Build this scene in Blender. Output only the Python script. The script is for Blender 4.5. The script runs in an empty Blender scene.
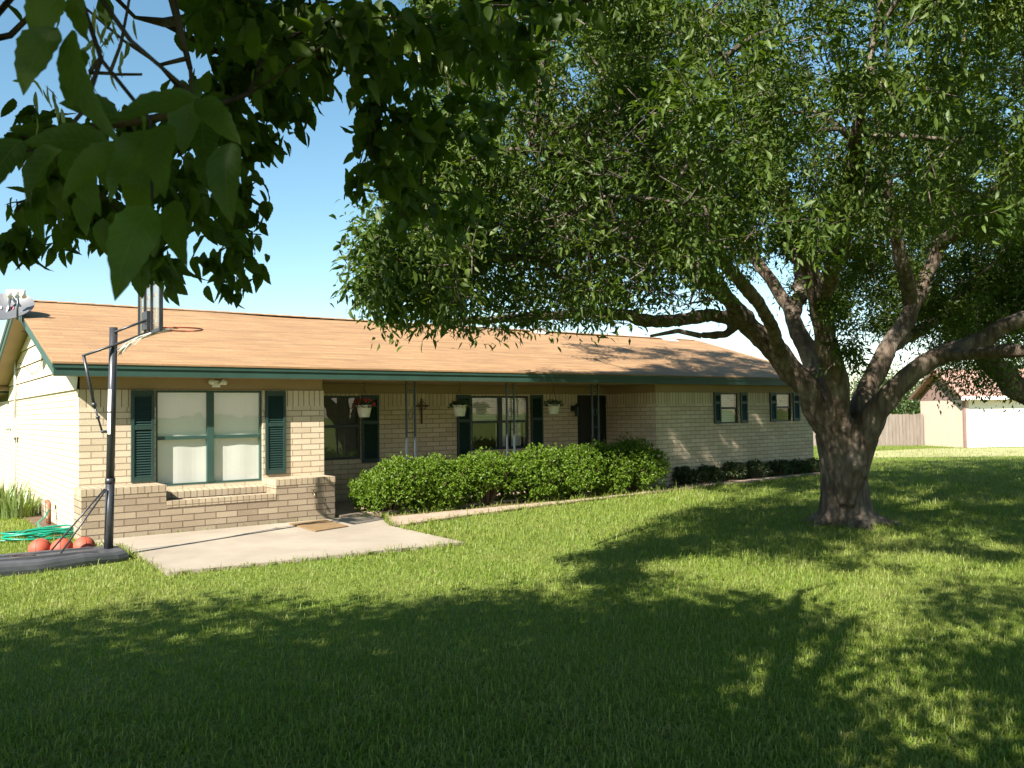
import bpy, math, random
import numpy as np
from mathutils import Vector, Matrix
random.seed(7); rng = np.random.default_rng(7)
R = math.radians
S = bpy.context.scene
COL = S.collection

# ------------------------------------------------------------------ camera, sky, sun, exposure
FPX, PITCH, ROLL, CAMH = 843.0, R(1.957), R(0.783), 1.6
Fw = np.array([0, math.cos(PITCH), math.sin(PITCH)]); R0 = np.array([1., 0, 0]); U0 = np.cross(R0, Fw)
Rt = math.cos(ROLL)*R0 - math.sin(ROLL)*U0; Up = math.cos(ROLL)*U0 + math.sin(ROLL)*R0
EYE = np.array([0, 0, CAMH])
cam = bpy.data.cameras.new('camera'); cam_o = bpy.data.objects.new('camera', cam); COL.objects.link(cam_o)
cam.sensor_width = 36; cam.lens = FPX/1024*36; cam.clip_start = 0.05; cam.clip_end = 3000
cam_o.matrix_world = Matrix(((Rt[0], Up[0], -Fw[0], 0), (Rt[1], Up[1], -Fw[1], 0), (Rt[2], Up[2], -Fw[2], CAMH), (0, 0, 0, 1)))
cam.dof.use_dof = True; cam.dof.focus_distance = 12; cam.dof.aperture_fstop = 14
S.camera = cam_o
SUN_AZ, SUN_EL = R(212), R(39)           # where the sun stands, clockwise from +Y
world = bpy.data.worlds.new('World'); S.world = world; world.use_nodes = True
wn = world.node_tree.nodes; wl = world.node_tree.links
sky = wn.new('ShaderNodeTexSky'); sky.sky_type = 'NISHITA'; sky.sun_disc = False
sky.sun_elevation = SUN_EL; sky.sun_rotation = SUN_AZ; sky.air_density = 1.0; sky.dust_density = 0.25; sky.ozone_density = 1.0
hs = wn.new('ShaderNodeHueSaturation'); hs.inputs['Hue'].default_value = .482; hs.inputs['Saturation'].default_value = 1.12
wl.new(sky.outputs[0], hs.inputs['Color']); wl.new(hs.outputs[0], wn['Background'].inputs[0]); wn['Background'].inputs[1].default_value = 0.063
sd = bpy.data.lights.new('sun', 'SUN'); sun = bpy.data.objects.new('sun', sd); COL.objects.link(sun)
sd.energy = 5.0; sd.angle = R(0.53); sd.color = (1.0, 0.94, 0.835)
sdir = Vector((math.sin(SUN_AZ)*math.cos(SUN_EL), math.cos(SUN_AZ)*math.cos(SUN_EL), math.sin(SUN_EL)))
sun.rotation_euler = sdir.to_track_quat('Z', 'Y').to_euler()
S.view_settings.view_transform = 'Standard'; S.view_settings.look = 'None'
S.view_settings.exposure = 1.66; S.view_settings.gamma = 1
S.cycles.max_bounces = 7; S.cycles.transparent_max_bounces = 12; S.cycles.transmission_bounces = 4
S.cycles.caustics_reflective = False; S.cycles.caustics_refractive = False
S.cycles.sample_clamp_indirect = 6
try: S.cycles.use_denoising = True
except Exception: pass

def ray(x, y): return Fw + Rt*(x-512)/FPX - Up*(y-384)/FPX
def at(x, y, Y):                                     # the point at forward distance Y seen at a pixel
    d = ray(x, y); return EYE + d*(Y/d[1])
def ground(x, y, z=0.): d = ray(x, y); return EYE + d*((z-CAMH)/d[2])
def proj(P):
    P = np.atleast_2d(P) - EYE; z = P@Fw
    zz = np.where(np.abs(z) < 1e-6, 1e-6, z)
    return 512+FPX*(P@Rt)/zz, 384-FPX*(P@Up)/zz, z
HA = R(36.55); HO = np.array([-5.836, 11.358, 0.])   # house corner and the turn of its front
hu = np.array([math.cos(HA), math.sin(HA), 0]); hv = np.array([-math.sin(HA), math.cos(HA), 0])
def W(u, v, z=0.): return HO + hu*u + hv*v + np.array([0, 0, z])
def toH(P): d = np.asarray(P)-HO; return d@hu, d@hv

# ------------------------------------------------------------------ materials
def newmat(name):
    m = bpy.data.materials.new(name); m.use_nodes = True
    nt = m.node_tree; b = nt.nodes['Principled BSDF']
    return m, nt, nt.nodes, nt.links, b
def N(nodes, t, **kw):
    n = nodes.new(t)
    for k, v in kw.items(): setattr(n, k, v)
    return n
def mixc(nodes, links, fac, a, b, mode='MIX'):
    n = nodes.new('ShaderNodeMix'); n.data_type = 'RGBA'; n.blend_type = mode
    for s, v in ((n.inputs[0], fac), (n.inputs[6], a), (n.inputs[7], b)):
        if isinstance(v, bpy.types.NodeSocket): links.new(v, s)
        elif isinstance(v, (int, float)): s.default_value = v
        else: s.default_value = (*v, 1)
    return n.outputs[2]
def mapr(nodes, links, v, a, b, c=0., d=1.):
    n = nodes.new('ShaderNodeMapRange'); links.new(v, n.inputs[0])
    for i, x in enumerate((a, b, c, d)): n.inputs[i+1].default_value = x
    return n.outputs[0]
def noise(nodes, links, co, scale, detail=4, rough=.55):
    n = nodes.new('ShaderNodeTexNoise'); n.inputs['Scale'].default_value = scale
    n.inputs['Detail'].default_value = detail; n.inputs['Roughness'].default_value = rough
    if co is not None: links.new(co, n.inputs['Vector'])
    return n
def scaled(nodes, links, co, s, loc=(0, 0, 0)):
    m = nodes.new('ShaderNodeMapping'); m.inputs['Scale'].default_value = s; m.inputs['Location'].default_value = loc
    links.new(co, m.inputs['Vector']); return m.outputs[0]
def bump(nodes, links, h, strength, dist, bsdf):
    b = nodes.new('ShaderNodeBump'); b.inputs['Strength'].default_value = strength; b.inputs['Distance'].default_value = dist
    links.new(h, b.inputs['Height']); links.new(b.outputs[0], bsdf.inputs['Normal'])

def plain(name, col, rough=.6, metal=0., var=.12, scale=6., bmp=.0, spec=.5):
    m, nt, n, l, b = newmat(name)
    co = n.new('ShaderNodeTexCoord').outputs['Object']
    t = noise(n, l, co, scale, 5, .6)
    f = mapr(n, l, t.outputs[0], .3, .7)
    c = mixc(n, l, f, [x*(1-var) for x in col], [min(1, x*(1+var)) for x in col])
    l.new(c, b.inputs['Base Color']); b.inputs['Roughness'].default_value = rough; b.inputs['Metallic'].default_value = metal
    b.inputs['Specular IOR Level'].default_value = spec
    if bmp: bump(n, l, t.outputs[0], bmp, .01, b)
    return m

def brick_mat(name, bw, bh, cols, mortar, upright=False, dirt=True):
    m, nt, n, l, b = newmat(name)
    uv = n.new('ShaderNodeTexCoord').outputs['UV']
    if upright: uv = scaled(n, l, uv, (1, 1, 1))
    bt = n.new('ShaderNodeTexBrick'); l.new(uv, bt.inputs['Vector'])
    bt.inputs['Scale'].default_value = 1; bt.inputs['Brick Width'].default_value = bw; bt.inputs['Row Height'].default_value = bh
    bt.inputs['Mortar Size'].default_value = .0065; bt.inputs['Mortar Smooth'].default_value = .3; bt.inputs['Bias'].default_value = 0
    bt.offset = 0 if upright else .5
    bt.inputs['Color1'].default_value = (*cols[0], 1); bt.inputs['Color2'].default_value = (*cols[1], 1)
    bt.inputs['Mortar'].default_value = (*mortar, 1)
    big = noise(n, l, uv, 1.3, 5, .6); fine = noise(n, l, uv, 45, 4, .6)
    c = mixc(n, l, mapr(n, l, big.outputs[0], .35, .7, 0, .45), bt.outputs['Color'], cols[2], 'MULTIPLY')
    c = mixc(n, l, mapr(n, l, fine.outputs[0], .3, .7, 0, .35), c, (.62, .55, .47), 'MULTIPLY')
    l.new(c, b.inputs['Base Color']); b.inputs['Roughness'].default_value = .85
    inv = n.new('ShaderNodeMath'); inv.operation = 'MULTIPLY_ADD'; inv.inputs[1].default_value = -1; l.new(bt.outputs['Fac'], inv.inputs[0])
    ad = n.new('ShaderNodeMath'); ad.operation = 'MULTIPLY'; ad.inputs[1].default_value = .3; l.new(fine.outputs[0], ad.inputs[0]); l.new(ad.outputs[0], inv.inputs[2])
    bump(n, l, inv.outputs[0], .8, .012, b)
    return m
BR = [(.645, .555, .415), (.53, .445, .32), (.80, .73, .64)]
BP = [(.41, .335, .24), (.275, .215, .15), (.60, .52, .43)]
M = {}
M['brick'] = brick_mat('buff_brick', .30, .0885, BR, (.29, .215, .15))
M['soldier'] = brick_mat('upright_brick', .0885, .40, BR, (.22, .155, .10), True)
M['planter_brick'] = brick_mat('weathered_buff_brick', .30, .0885, BP, (.13, .09, .06))
M['rowlock'] = brick_mat('rowlock_brick', .0885, .40, [(.46, .38, .27), (.36, .29, .20), (.74, .66, .56)], (.20, .145, .10), True)
M['green'] = plain('green_trim_paint', (.026, .064, .050), .5, 0, .15, 3)
M['shutter'] = plain('dark_green_paint', (.014, .038, .031), .5, 0, .15, 4)
M['tan'] = plain('tan_trim_paint', (.30, .215, .12), .7, 0, .10, 2)
M['siding'] = plain('cream_siding_paint', (.60, .50, .36), .7, 0, .10, 3, .1)
M['black_frame'] = plain('dark_window_frame', (.012, .02, .017), .4)
M['door'] = plain('dark_door_paint', (.012, .014, .012), .35)
M['iron'] = plain('blue_grey_iron', (.06, .078, .088), .35, .3, .1, 9)
M['pole'] = plain('black_steel', (.035, .037, .042), .38, .2, .3, 8)
M['plastic'] = plain('black_plastic', (.058, .06, .066), .5, 0, .3, 5, .15)
M['red'] = plain('red_steel', (.45, .06, .03), .45)
M['white'] = plain('white_plastic', (.75, .75, .72), .5, 0, .06)
M['net'] = plain('white_cord', (.62, .60, .52), .9)
M['dish'] = plain('grey_dish', (.085, .088, .098), .45, 0, .06)
M['ball'] = plain('orange_rubber', (.36, .068, .033), .65, 0, .25, 9, .2)
M['ballseam'] = plain('black_rubber', (.03, .02, .018), .7)
M['hose'] = plain('green_hose', (.0, .21, .13), .35, 0, .1)
M['rust'] = plain('rusty_pipe', (.22, .085, .045), .8, 0, .35, 14, .3)
M['grey_box'] = plain('grey_metal', (.55, .55, .52), .5, .1)
M['brass'] = plain('worn_brass', (.35, .30, .18), .35, .8)
M['terracotta_white'] = plain('white_pot', (.62, .58, .48), .6, 0, .1, 8)
M['wood_dark'] = plain('dark_wood', (.09, .05, .028), .7, 0, .3, 10)
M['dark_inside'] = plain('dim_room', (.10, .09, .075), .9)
M['maroon'] = plain('maroon_trim', (.20, .125, .11), .7)
M['garage_white'] = plain('white_garage_paint', (.78, .76, .70), .6, 0, .05, 2)
M['petal'] = plain('red_petals', (.45, .02, .03), .6)
M['lens'] = plain('lamp_glass', (.7, .7, .65), .2)
M['stem'] = plain('brown_stems', (.12, .08, .05), .9, 0, .3, 15)

def mat_glass():
    m, nt, n, l, b = newmat('window_glass')
    n.remove(b); out = n['Material Output']
    lf = n.new('ShaderNodeLayerWeight'); lf.inputs[0].default_value = .5
    pw = n.new('ShaderNodeMath'); pw.operation = 'POWER'; pw.inputs[1].default_value = 4.5; l.new(lf.outputs['Facing'], pw.inputs[0])
    lw = n.new('ShaderNodeMath'); lw.operation = 'MULTIPLY_ADD'; lw.inputs[1].default_value = .9; lw.inputs[2].default_value = .11; l.new(pw.outputs[0], lw.inputs[0])
    tr = n.new('ShaderNodeBsdfTransparent'); tr.inputs[0].default_value = (.95, .96, .95, 1)
    gl = n.new('ShaderNodeBsdfGlossy'); gl.inputs['Roughness'].default_value = .015
    co = n.new('ShaderNodeTexCoord').outputs['Object']
    nz = noise(n, l, co, 1.6, 2); bm = n.new('ShaderNodeBump'); bm.inputs['Strength'].default_value = .05; bm.inputs['Distance'].default_value = .05
    l.new(nz.outputs[0], bm.inputs['Height']); l.new(bm.outputs[0], gl.inputs['Normal'])
    mx = n.new('ShaderNodeMixShader'); l.new(lw.outputs[0], mx.inputs[0]); l.new(tr.outputs[0], mx.inputs[1]); l.new(gl.outputs[0], mx.inputs[2])
    l.new(mx.outputs[0], out.inputs[0]); return m
M['glass'] = mat_glass()
def mat_blind():
    m, nt, n, l, b = newmat('white_blind')
    uv = n.new('ShaderNodeTexCoord').outputs['UV']
    w = n.new('ShaderNodeTexWave'); w.bands_direction = 'Y'; w.inputs['Scale'].default_value = 6.2; l.new(uv, w.inputs['Vector'])
    c = mixc(n, l, mapr(n, l, w.outputs[0], .0, .25), (.52, .52, .48), (.76, .76, .72))
    l.new(c, b.inputs['Base Color']); b.inputs['Roughness'].default_value = .7
    bump(n, l, w.outputs[0], .5, .01, b); return m
M['blind'] = mat_blind()
M['shade'] = plain('white_window_shade', (.76, .75, .70), .8, 0, .05, 2)
def mat_acrylic():
    m, nt, n, l, b = newmat('clear_acrylic')
    b.inputs['Base Color'].default_value = (.25, .235, .19, 1); b.inputs['Roughness'].default_value = .3
    b.inputs['Transmission Weight'].default_value = .0; b.inputs['Alpha'].default_value = .38
    return m
M['acrylic'] = mat_acrylic()

def mat_shingle(name, ca, cb, cc):
    m, nt, n, l, b = newmat(name)
    uv = n.new('ShaderNodeTexCoord').outputs['UV']
    wob = noise(n, l, scaled(n, l, uv, (.5, 3, 1)), 1.5, 3)
    bt = n.new('ShaderNodeTexBrick'); l.new(uv, bt.inputs['Vector']); bt.inputs['Scale'].default_value = 1
    bt.inputs['Brick Width'].default_value = .33; bt.inputs['Row Height'].default_value = .135; bt.inputs['Mortar Size'].default_value = .004
    bt.inputs['Bias'].default_value = 0; bt.offset = .37
    bt.inputs['Color1'].default_value = (*ca, 1); bt.inputs['Color2'].default_value = (*cb, 1); bt.inputs['Mortar'].default_value = (*[x*.7 for x in ca], 1)
    streak = noise(n, l, scaled(n, l, uv, (.8, 7.4, 1)), 1.0, 4, .65)
    big = noise(n, l, uv, .45, 4); fine = noise(n, l, uv, 90, 3, .7)
    c = mixc(n, l, mapr(n, l, streak.outputs[0], .42, .66, 0, .85), bt.outputs['Color'], cc)
    c = mixc(n, l, mapr(n, l, big.outputs[0], .35, .7, 0, .4), c, (.78, .72, .66), 'MULTIPLY')
    c = mixc(n, l, mapr(n, l, fine.outputs[0], .3, .7, 0, .5), c, (.6, .58, .56), 'MULTIPLY')
    l.new(c, b.inputs['Base Color']); b.inputs['Roughness'].default_value = .92
    # each course steps down over the next
    sx = n.new('ShaderNodeSeparateXYZ'); l.new(uv, sx.inputs[0])
    dv = n.new('ShaderNodeMath'); dv.operation = 'DIVIDE'; dv.inputs[1].default_value = .135; l.new(sx.outputs[1], dv.inputs[0])
    fr = n.new('ShaderNodeMath'); fr.operation = 'FRACT'; l.new(dv.outputs[0], fr.inputs[0])
    sb = n.new('ShaderNodeMath'); sb.operation = 'SUBTRACT'; sb.inputs[0].default_value = 1; l.new(fr.outputs[0], sb.inputs[1])
    ad = n.new('ShaderNodeMath'); ad.operation = 'MULTIPLY_ADD'; ad.inputs[1].default_value = .5; l.new(fine.outputs[0], ad.inputs[0]); l.new(sb.outputs[0], ad.inputs[2])
    bump(n, l, ad.outputs[0], .7, .012, b)
    return m
M['shingle'] = mat_shingle('tan_shingles', (.325, .188, .086), (.385, .229, .108), (.21, .118, .058))
M['shingle_red'] = mat_shingle('faded_red_shingles', (.38, .225, .175), (.44, .28, .225), (.31, .17, .135))

def mat_bark(name, ca, cb):
    m, nt, n, l, b = newmat(name)
    co = n.new('ShaderNodeTexCoord').outputs['Object']
    s = scaled(n, l, co, (13, 13, 2.6))
    warp = noise(n, l, s, 1.2, 4); 
    vo = n.new('ShaderNodeTexVoronoi'); vo.feature = 'F1'; vo.inputs['Scale'].default_value = 1.6
    l.new(mixc(n, l, .35, s, warp.outputs[1]), vo.inputs['Vector'])
    f2 = noise(n, l, s, 3.5, 6, .7)
    h = n.new('ShaderNodeMath'); h.operation = 'ADD'; l.new(vo.outputs[0], h.inputs[0]); l.new(f2.outputs[0], h.inputs[1])
    big = noise(n, l, co, 2.1, 3)
    c = mixc(n, l, mapr(n, l, h.outputs[0], .55, 1.25), cb, ca)
    c = mixc(n, l, mapr(n, l, big.outputs[0], .5, .7, 0, .3), c, (.27, .25, .22))
    l.new(c, b.inputs['Base Color']); b.inputs['Roughness'].default_value = .95; b.inputs['Specular IOR Level'].default_value = .2
    bump(n, l, h.outputs[0], 1.0, .04, b); return m
M['bark'] = mat_bark('grey_brown_bark', (.085, .060, .043), (.21, .165, .125))
M['twig'] = mat_bark('grey_branch_bark', (.085, .066, .05), (.25, .205, .165))
M['near_bark'] = mat_bark('dark_branch_bark', (.05, .035, .027), (.14, .10, .075))

def mat_leaf(name, ca, cb, cc, trans, rough=.45, gl=.06, tint=(1.25, 1.3, .4), vein=False):
    m, nt, n, l, b = newmat(name); n.remove(b); out = n['Material Output']
    g = n.new('ShaderNodeNewGeometry'); rnd = g.outputs['Random Per Island']
    co = n.new('ShaderNodeTexCoord').outputs['Object']
    big = noise(n, l, co, 1.7, 4, .7)
    c = mixc(n, l, rnd, ca, cb)
    c = mixc(n, l, mapr(n, l, big.outputs[0], .45, .7, 0, .7), c, cc)
    if name == 'grass_blade':                       # straw blades here and there, drier patches
        dry = noise(n, l, co, .33, 4, .6)
        c = mixc(n, l, mapr(n, l, dry.outputs[0], .48, .68, 0, .55), c, (.30, .30, .095))
        sx_ = n.new('ShaderNodeMath'); sx_.operation = 'MULTIPLY'; sx_.inputs[1].default_value = 37.7; l.new(rnd, sx_.inputs[0])
        fx_ = n.new('ShaderNodeMath'); fx_.operation = 'FRACT'; l.new(sx_.outputs[0], fx_.inputs[0])
        gt = n.new('ShaderNodeMath'); gt.operation = 'GREATER_THAN'; gt.inputs[1].default_value = .95; l.new(fx_.outputs[0], gt.inputs[0])
        c = mixc(n, l, gt.outputs[0], c, (.34, .29, .13))
        c = mixc(n, l, mapr(n, l, fx_.outputs[0], 0, .9, 0, .32), c, (.45, .5, .4), 'MULTIPLY')
    bn = None
    if vein:                                        # side veins running out from the midrib
        uv = n.new('ShaderNodeTexCoord').outputs['UV']; sx = n.new('ShaderNodeSeparateXYZ'); l.new(uv, sx.inputs[0])
        a = n.new('ShaderNodeMath'); a.operation = 'MULTIPLY_ADD'; a.inputs[1].default_value = -.22; l.new(sx.outputs[0], a.inputs[0]); l.new(sx.outputs[1], a.inputs[2])
        b2 = n.new('ShaderNodeMath'); b2.operation = 'MULTIPLY'; b2.inputs[1].default_value = 62; l.new(a.outputs[0], b2.inputs[0])
        sn = n.new('ShaderNodeMath'); sn.operation = 'SINE'; l.new(b2.outputs[0], sn.inputs[0])
        sv = mapr(n, l, sn.outputs[0], .80, 1.0, 0, .45)
        mid = mapr(n, l, sx.outputs[0], .0, .06, .7, 0)
        mxx = n.new('ShaderNodeMath'); mxx.operation = 'MAXIMUM'; l.new(sv, mxx.inputs[0]); l.new(mid, mxx.inputs[1])
        blot = noise(n, l, co, 38, 4, .7)
        c = mixc(n, l, mapr(n, l, blot.outputs[0], .4, .7, 0, .4), c, (.5, .55, .4), 'MULTIPLY')
        c = mixc(n, l, mxx.outputs[0], c, (.10, .14, .035))
        bm = n.new('ShaderNodeBump'); bm.inputs['Strength'].default_value = .6; bm.inputs['Distance'].default_value = .002; bm.invert = True; l.new(mxx.outputs[0], bm.inputs['Height']); bn = bm.outputs[0]
    d = n.new('ShaderNodeBsdfDiffuse'); l.new(c, d.inputs[0])
    if bn: l.new(bn, d.inputs['Normal'])
    t = n.new('ShaderNodeBsdfTranslucent'); l.new(mixc(n, l, 1., c, [x for x in tint], 'MULTIPLY'), t.inputs[0])
    gg = n.new('ShaderNodeBsdfGlossy'); gg.inputs['Roughness'].default_value = rough; gg.inputs[0].default_value = (.8, .85, .8, 1)
    m1 = n.new('ShaderNodeMixShader'); m1.inputs[0].default_value = trans; l.new(d.outputs[0], m1.inputs[1]); l.new(t.outputs[0], m1.inputs[2])
    m2 = n.new('ShaderNodeMixShader'); m2.inputs[0].default_value = gl; l.new(m1.outputs[0], m2.inputs[1]); l.new(gg.outputs[0], m2.inputs[2])
    l.new(m2.outputs[0], out.inputs[0]); return m
M['leaf'] = mat_leaf('tree_leaf', (.040, .080, .012), (.085, .130, .020), (.115, .145, .030), .42, .5, .022)
M['near_leaf'] = mat_leaf('broad_leaf', (.040, .076, .007), (.078, .128, .012), (.055, .10, .009), .48, .5, .016, vein=True)
M['seed'] = mat_leaf('green_seed', (.12, .16, .04), (.18, .20, .06), (.14, .17, .05), .35)
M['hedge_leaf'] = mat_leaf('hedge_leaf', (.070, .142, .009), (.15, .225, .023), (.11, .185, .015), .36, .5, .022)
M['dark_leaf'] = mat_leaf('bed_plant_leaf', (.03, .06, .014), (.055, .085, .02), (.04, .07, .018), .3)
M['iris_leaf'] = mat_leaf('sword_leaf', (.11, .17, .04), (.17, .22, .06), (.13, .18, .06), .3)
M['far_leaf'] = mat_leaf('far_leaf', (.045, .08, .018), (.07, .11, .024), (.055, .09, .025), .3)
M['grass'] = mat_leaf('grass_blade', (.125, .20, .016), (.235, .295, .052), (.285, .31, .085), .42, .5, .02)

def mat_ground():
    m, nt, n, l, b = newmat('lawn_soil_and_thatch')
    co = n.new('ShaderNodeTexCoord').outputs['Object']
    a = noise(n, l, co, 35, 5, .7); big = noise(n, l, co, .5, 4); mid = noise(n, l, co, 4, 4)
    c = mixc(n, l, mapr(n, l, a.outputs[0], .35, .65), (.06, .095, .012), (.18, .23, .045))
    c = mixc(n, l, mapr(n, l, big.outputs[0], .45, .7, 0, .6), c, (.16, .185, .045))
    c = mixc(n, l, mapr(n, l, mid.outputs[0], .6, .75, 0, .4), c, (.15, .13, .06))
    l.new(c, b.inputs['Base Color']); b.inputs['Roughness'].default_value = .95; b.inputs['Specular IOR Level'].default_value = .15
    bump(n, l, a.outputs[0], .8, .03, b); return m
M['ground'] = mat_ground()
def mat_concrete():
    m, nt, n, l, b = newmat('patio_concrete')
    co = n.new('ShaderNodeTexCoord').outputs['Object']
    a = noise(n, l, co, 1.1, 6, .6); f = noise(n, l, co, 60, 4, .7); st = noise(n, l, co, 3.5, 5, .7)
    c = mixc(n, l, mapr(n, l, a.outputs[0], .3, .7), (.245, .205, .158), (.345, .292, .23))
    c = mixc(n, l, mapr(n, l, st.outputs[0], .55, .75, 0, .6), c, (.27, .20, .14))
    c = mixc(n, l, mapr(n, l, f.outputs[0], .3, .7, 0, .4), c, (.7, .68, .64), 'MULTIPLY')
    l.new(c, b.inputs['Base Color']); b.inputs['Roughness'].default_value = .9
    bump(n, l, f.outputs[0], .3, .006, b); return m
M['concrete'] = mat_concrete()
M['walk'] = plain('reddish_concrete', (.32, .235, .175), .9, 0, .25, 5, .2)
M['soil'] = plain('dark_mulch', (.10, .062, .038), .95, 0, .5, 25, .8)
M['drive'] = plain('dry_bare_earth', (.29, .275, .12), .95, 0, .25, 1.5, .3)
def mat_boards(name, ca, cb, pitch):
    m, nt, n, l, b = newmat(name)
    uv = n.new('ShaderNodeTexCoord').outputs['UV']
    g = n.new('ShaderNodeNewGeometry').outputs['Random Per Island']
    s = noise(n, l, scaled(n, l, uv, (14, 1.2, 1)), 1, 5, .7)
    c = mixc(n, l, mapr(n, l, s.outputs[0], .3, .7), ca, cb)
    c = mixc(n, l, mapr(n, l, g, 0, 1, 0, .45), c, (.62, .55, .5), 'MULTIPLY')
    l.new(c, b.inputs['Base Color']); b.inputs['Roughness'].default_value = .9
    bump(n, l, s.outputs[0], .3, .01, b); return m
M['fence'] = mat_boards('weathered_fence_boards', (.125, .10, .082), (.215, .18, .152), .14)
M['panel'] = mat_boards('cream_vertical_siding', (.48, .385, .31), (.58, .48, .39), .2)
def mat_mat():
    m, nt, n, l, b = newmat('coir_fibre')
    co = n.new('ShaderNodeTexCoord').outputs['Object']
    a = noise(n, l, co, 70, 4, .7); bb = noise(n, l, co, 4, 3)
    c = mixc(n, l, mapr(n, l, a.outputs[0], .3, .7), (.13, .075, .03), (.26, .165, .07))
    c = mixc(n, l, mapr(n, l, bb.outputs[0], .5, .7, 0, .5), c, (.12, .08, .05))
    l.new(c, b.inputs['Base Color']); b.inputs['Roughness'].default_value = 1; bump(n, l, a.outputs[0], 1, .01, b); return m
M['mat'] = mat_mat()

# ------------------------------------------------------------------ mesh helpers
class MB:
    def __init__(s): s.v = []; s.f = []; s.uv = []
    def face(s, pts, uv=None):
        i = len(s.v); s.v += [tuple(p) for p in pts]; s.f.append(tuple(range(i, i+len(pts))))
        if uv is None:
            a = Vector(pts[0]); nn = Vector((0, 0, 0))
            for k in range(1, len(pts)-1): nn += (Vector(pts[k])-a).cross(Vector(pts[k+1])-a)
            ax = [abs(t) for t in nn]
            k = ax.index(max(ax))
            uv = [(p[1], p[2]) if k == 0 else (p[0], p[2]) if k == 1 else (p[0], p[1]) for p in pts]
        s.uv.append(uv)
    def box(s, x0, x1, y0, y1, z0, z1):
        p = [(x, y, z) for z in (z0, z1) for y in (y0, y1) for x in (x0, x1)]
        for q in ((0, 2, 3, 1), (4, 5, 7, 6), (0, 1, 5, 4), (2, 6, 7, 3), (0, 4, 6, 2), (1, 3, 7, 5)): s.face([p[i] for i in q])
        return s
    def prism(s, poly, ext):                       # poly: 3D points, ext: vector
        e = Vector(ext); a = [Vector(p) for p in poly]; b = [p+e for p in a]
        s.face(a[::-1]); s.face(b)
        for i in range(len(a)):
            j = (i+1) % len(a); s.face([a[i], a[j], b[j], b[i]])
        return s
    def obox(s, a, b, w, h, up=(0, 0, 1)):         # bar from a to b, width w, height h
        a = Vector(a); b = Vector(b); d = (b-a).normalized(); x = d.cross(Vector(up))
        if x.length < 1e-4: x = d.cross(Vector((1, 0, 0)))
        x.normalize(); y = x.cross(d)
        q = [x*(w/2)*i+y*(h/2)*j for i, j in ((-1, -1), (1, -1), (1, 1), (-1, 1))]
        s.prism([a+t for t in q], b-a); return s
    def tube(s, pts, rad, n=8, caps=True, closed=False):
        pts = [Vector(p) for p in pts]; m = len(pts)
        rad = [rad]*m if not hasattr(rad, '__len__') else rad
        rings = []; ref = None
        for i in range(m):
            if closed: d = pts[(i+1) % m]-pts[i-1]
            else: d = pts[min(i+1, m-1)]-pts[max(i-1, 0)]
            if d.length < 1e-9: d = Vector((0, 0, 1))
            d.normalize()
            if ref is None: ref = d.orthogonal().normalized()
            ref = (ref - d*ref.dot(d))
            if ref.length < 1e-6: ref = d.orthogonal()
            ref.normalize(); o = d.cross(ref)
            base = len(s.v)
            for k in range(n):
                t = 2*math.pi*k/n; s.v.append(tuple(pts[i]+(ref*math.cos(t)+o*math.sin(t))*rad[i]))
            rings.append(base)
        L = m if closed else m-1
        for i in range(L):
            a, b = rings[i], rings[(i+1) % m]
            for k in range(n):
                j = (k+1) % n; s.f.append((a+k, a+j, b+j, b+k)); s.uv.append([(k/n, i), ((k+1)/n, i), ((k+1)/n, i+1), (k/n, i+1)])
        if caps and not closed:
            s.f.append(tuple(rings[0]+k for k in range(n))[::-1]); s.uv.append([(0, 0)]*n)
            s.f.append(tuple(rings[-1]+k for k in range(n))); s.uv.append([(0, 0)]*n)
        return s
    def lathe(s, prof, c=(0, 0, 0), n=20, mat=None):
        c = Vector(c); rings = []
        for r, z in prof:
            rings.append(len(s.v))
            for k in range(n):
                t = 2*math.pi*k/n; p = Vector((r*math.cos(t), r*math.sin(t), z))
                if mat is not None: p = mat @ p
                s.v.append(tuple(c+p))
        for i in range(len(prof)-1):
            for k in range(n):
                j = (k+1) % n; s.f.append((rings[i]+k, rings[i]+j, rings[i+1]+j, rings[i+1]+k)); s.uv.append([(0, 0)]*4)
        return s
    def build(s, name, mat, parent=None, smooth=False, weld=False):
        me = bpy.data.meshes.new(name); me.from_pydata(s.v, [], s.f)
        uvl = me.uv_layers.new(name='UVMap')
        flat = np.array([c for f in s.uv for c in f], dtype=np.float32).ravel()
        uvl.data.foreach_set('uv', flat)
        me.materials.append(mat)
        if smooth: me.polygons.foreach_set('use_smooth', np.ones(len(me.polygons), dtype=bool))
        me.update()
        o = bpy.data.objects.new(name, me); COL.objects.link(o)
        if parent: o.parent = parent
        return o
def bev(o, w=.006, seg=2):
    import bmesh
    bm = bmesh.new(); bm.from_mesh(o.data); bmesh.ops.remove_doubles(bm, verts=bm.verts, dist=1e-5)
    bmesh.ops.bevel(bm, geom=list(bm.edges), offset=w, segments=seg, affect='EDGES', profile=.5, clamp_overlap=True)
    bm.to_mesh(o.data); bm.free(); return o
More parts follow.
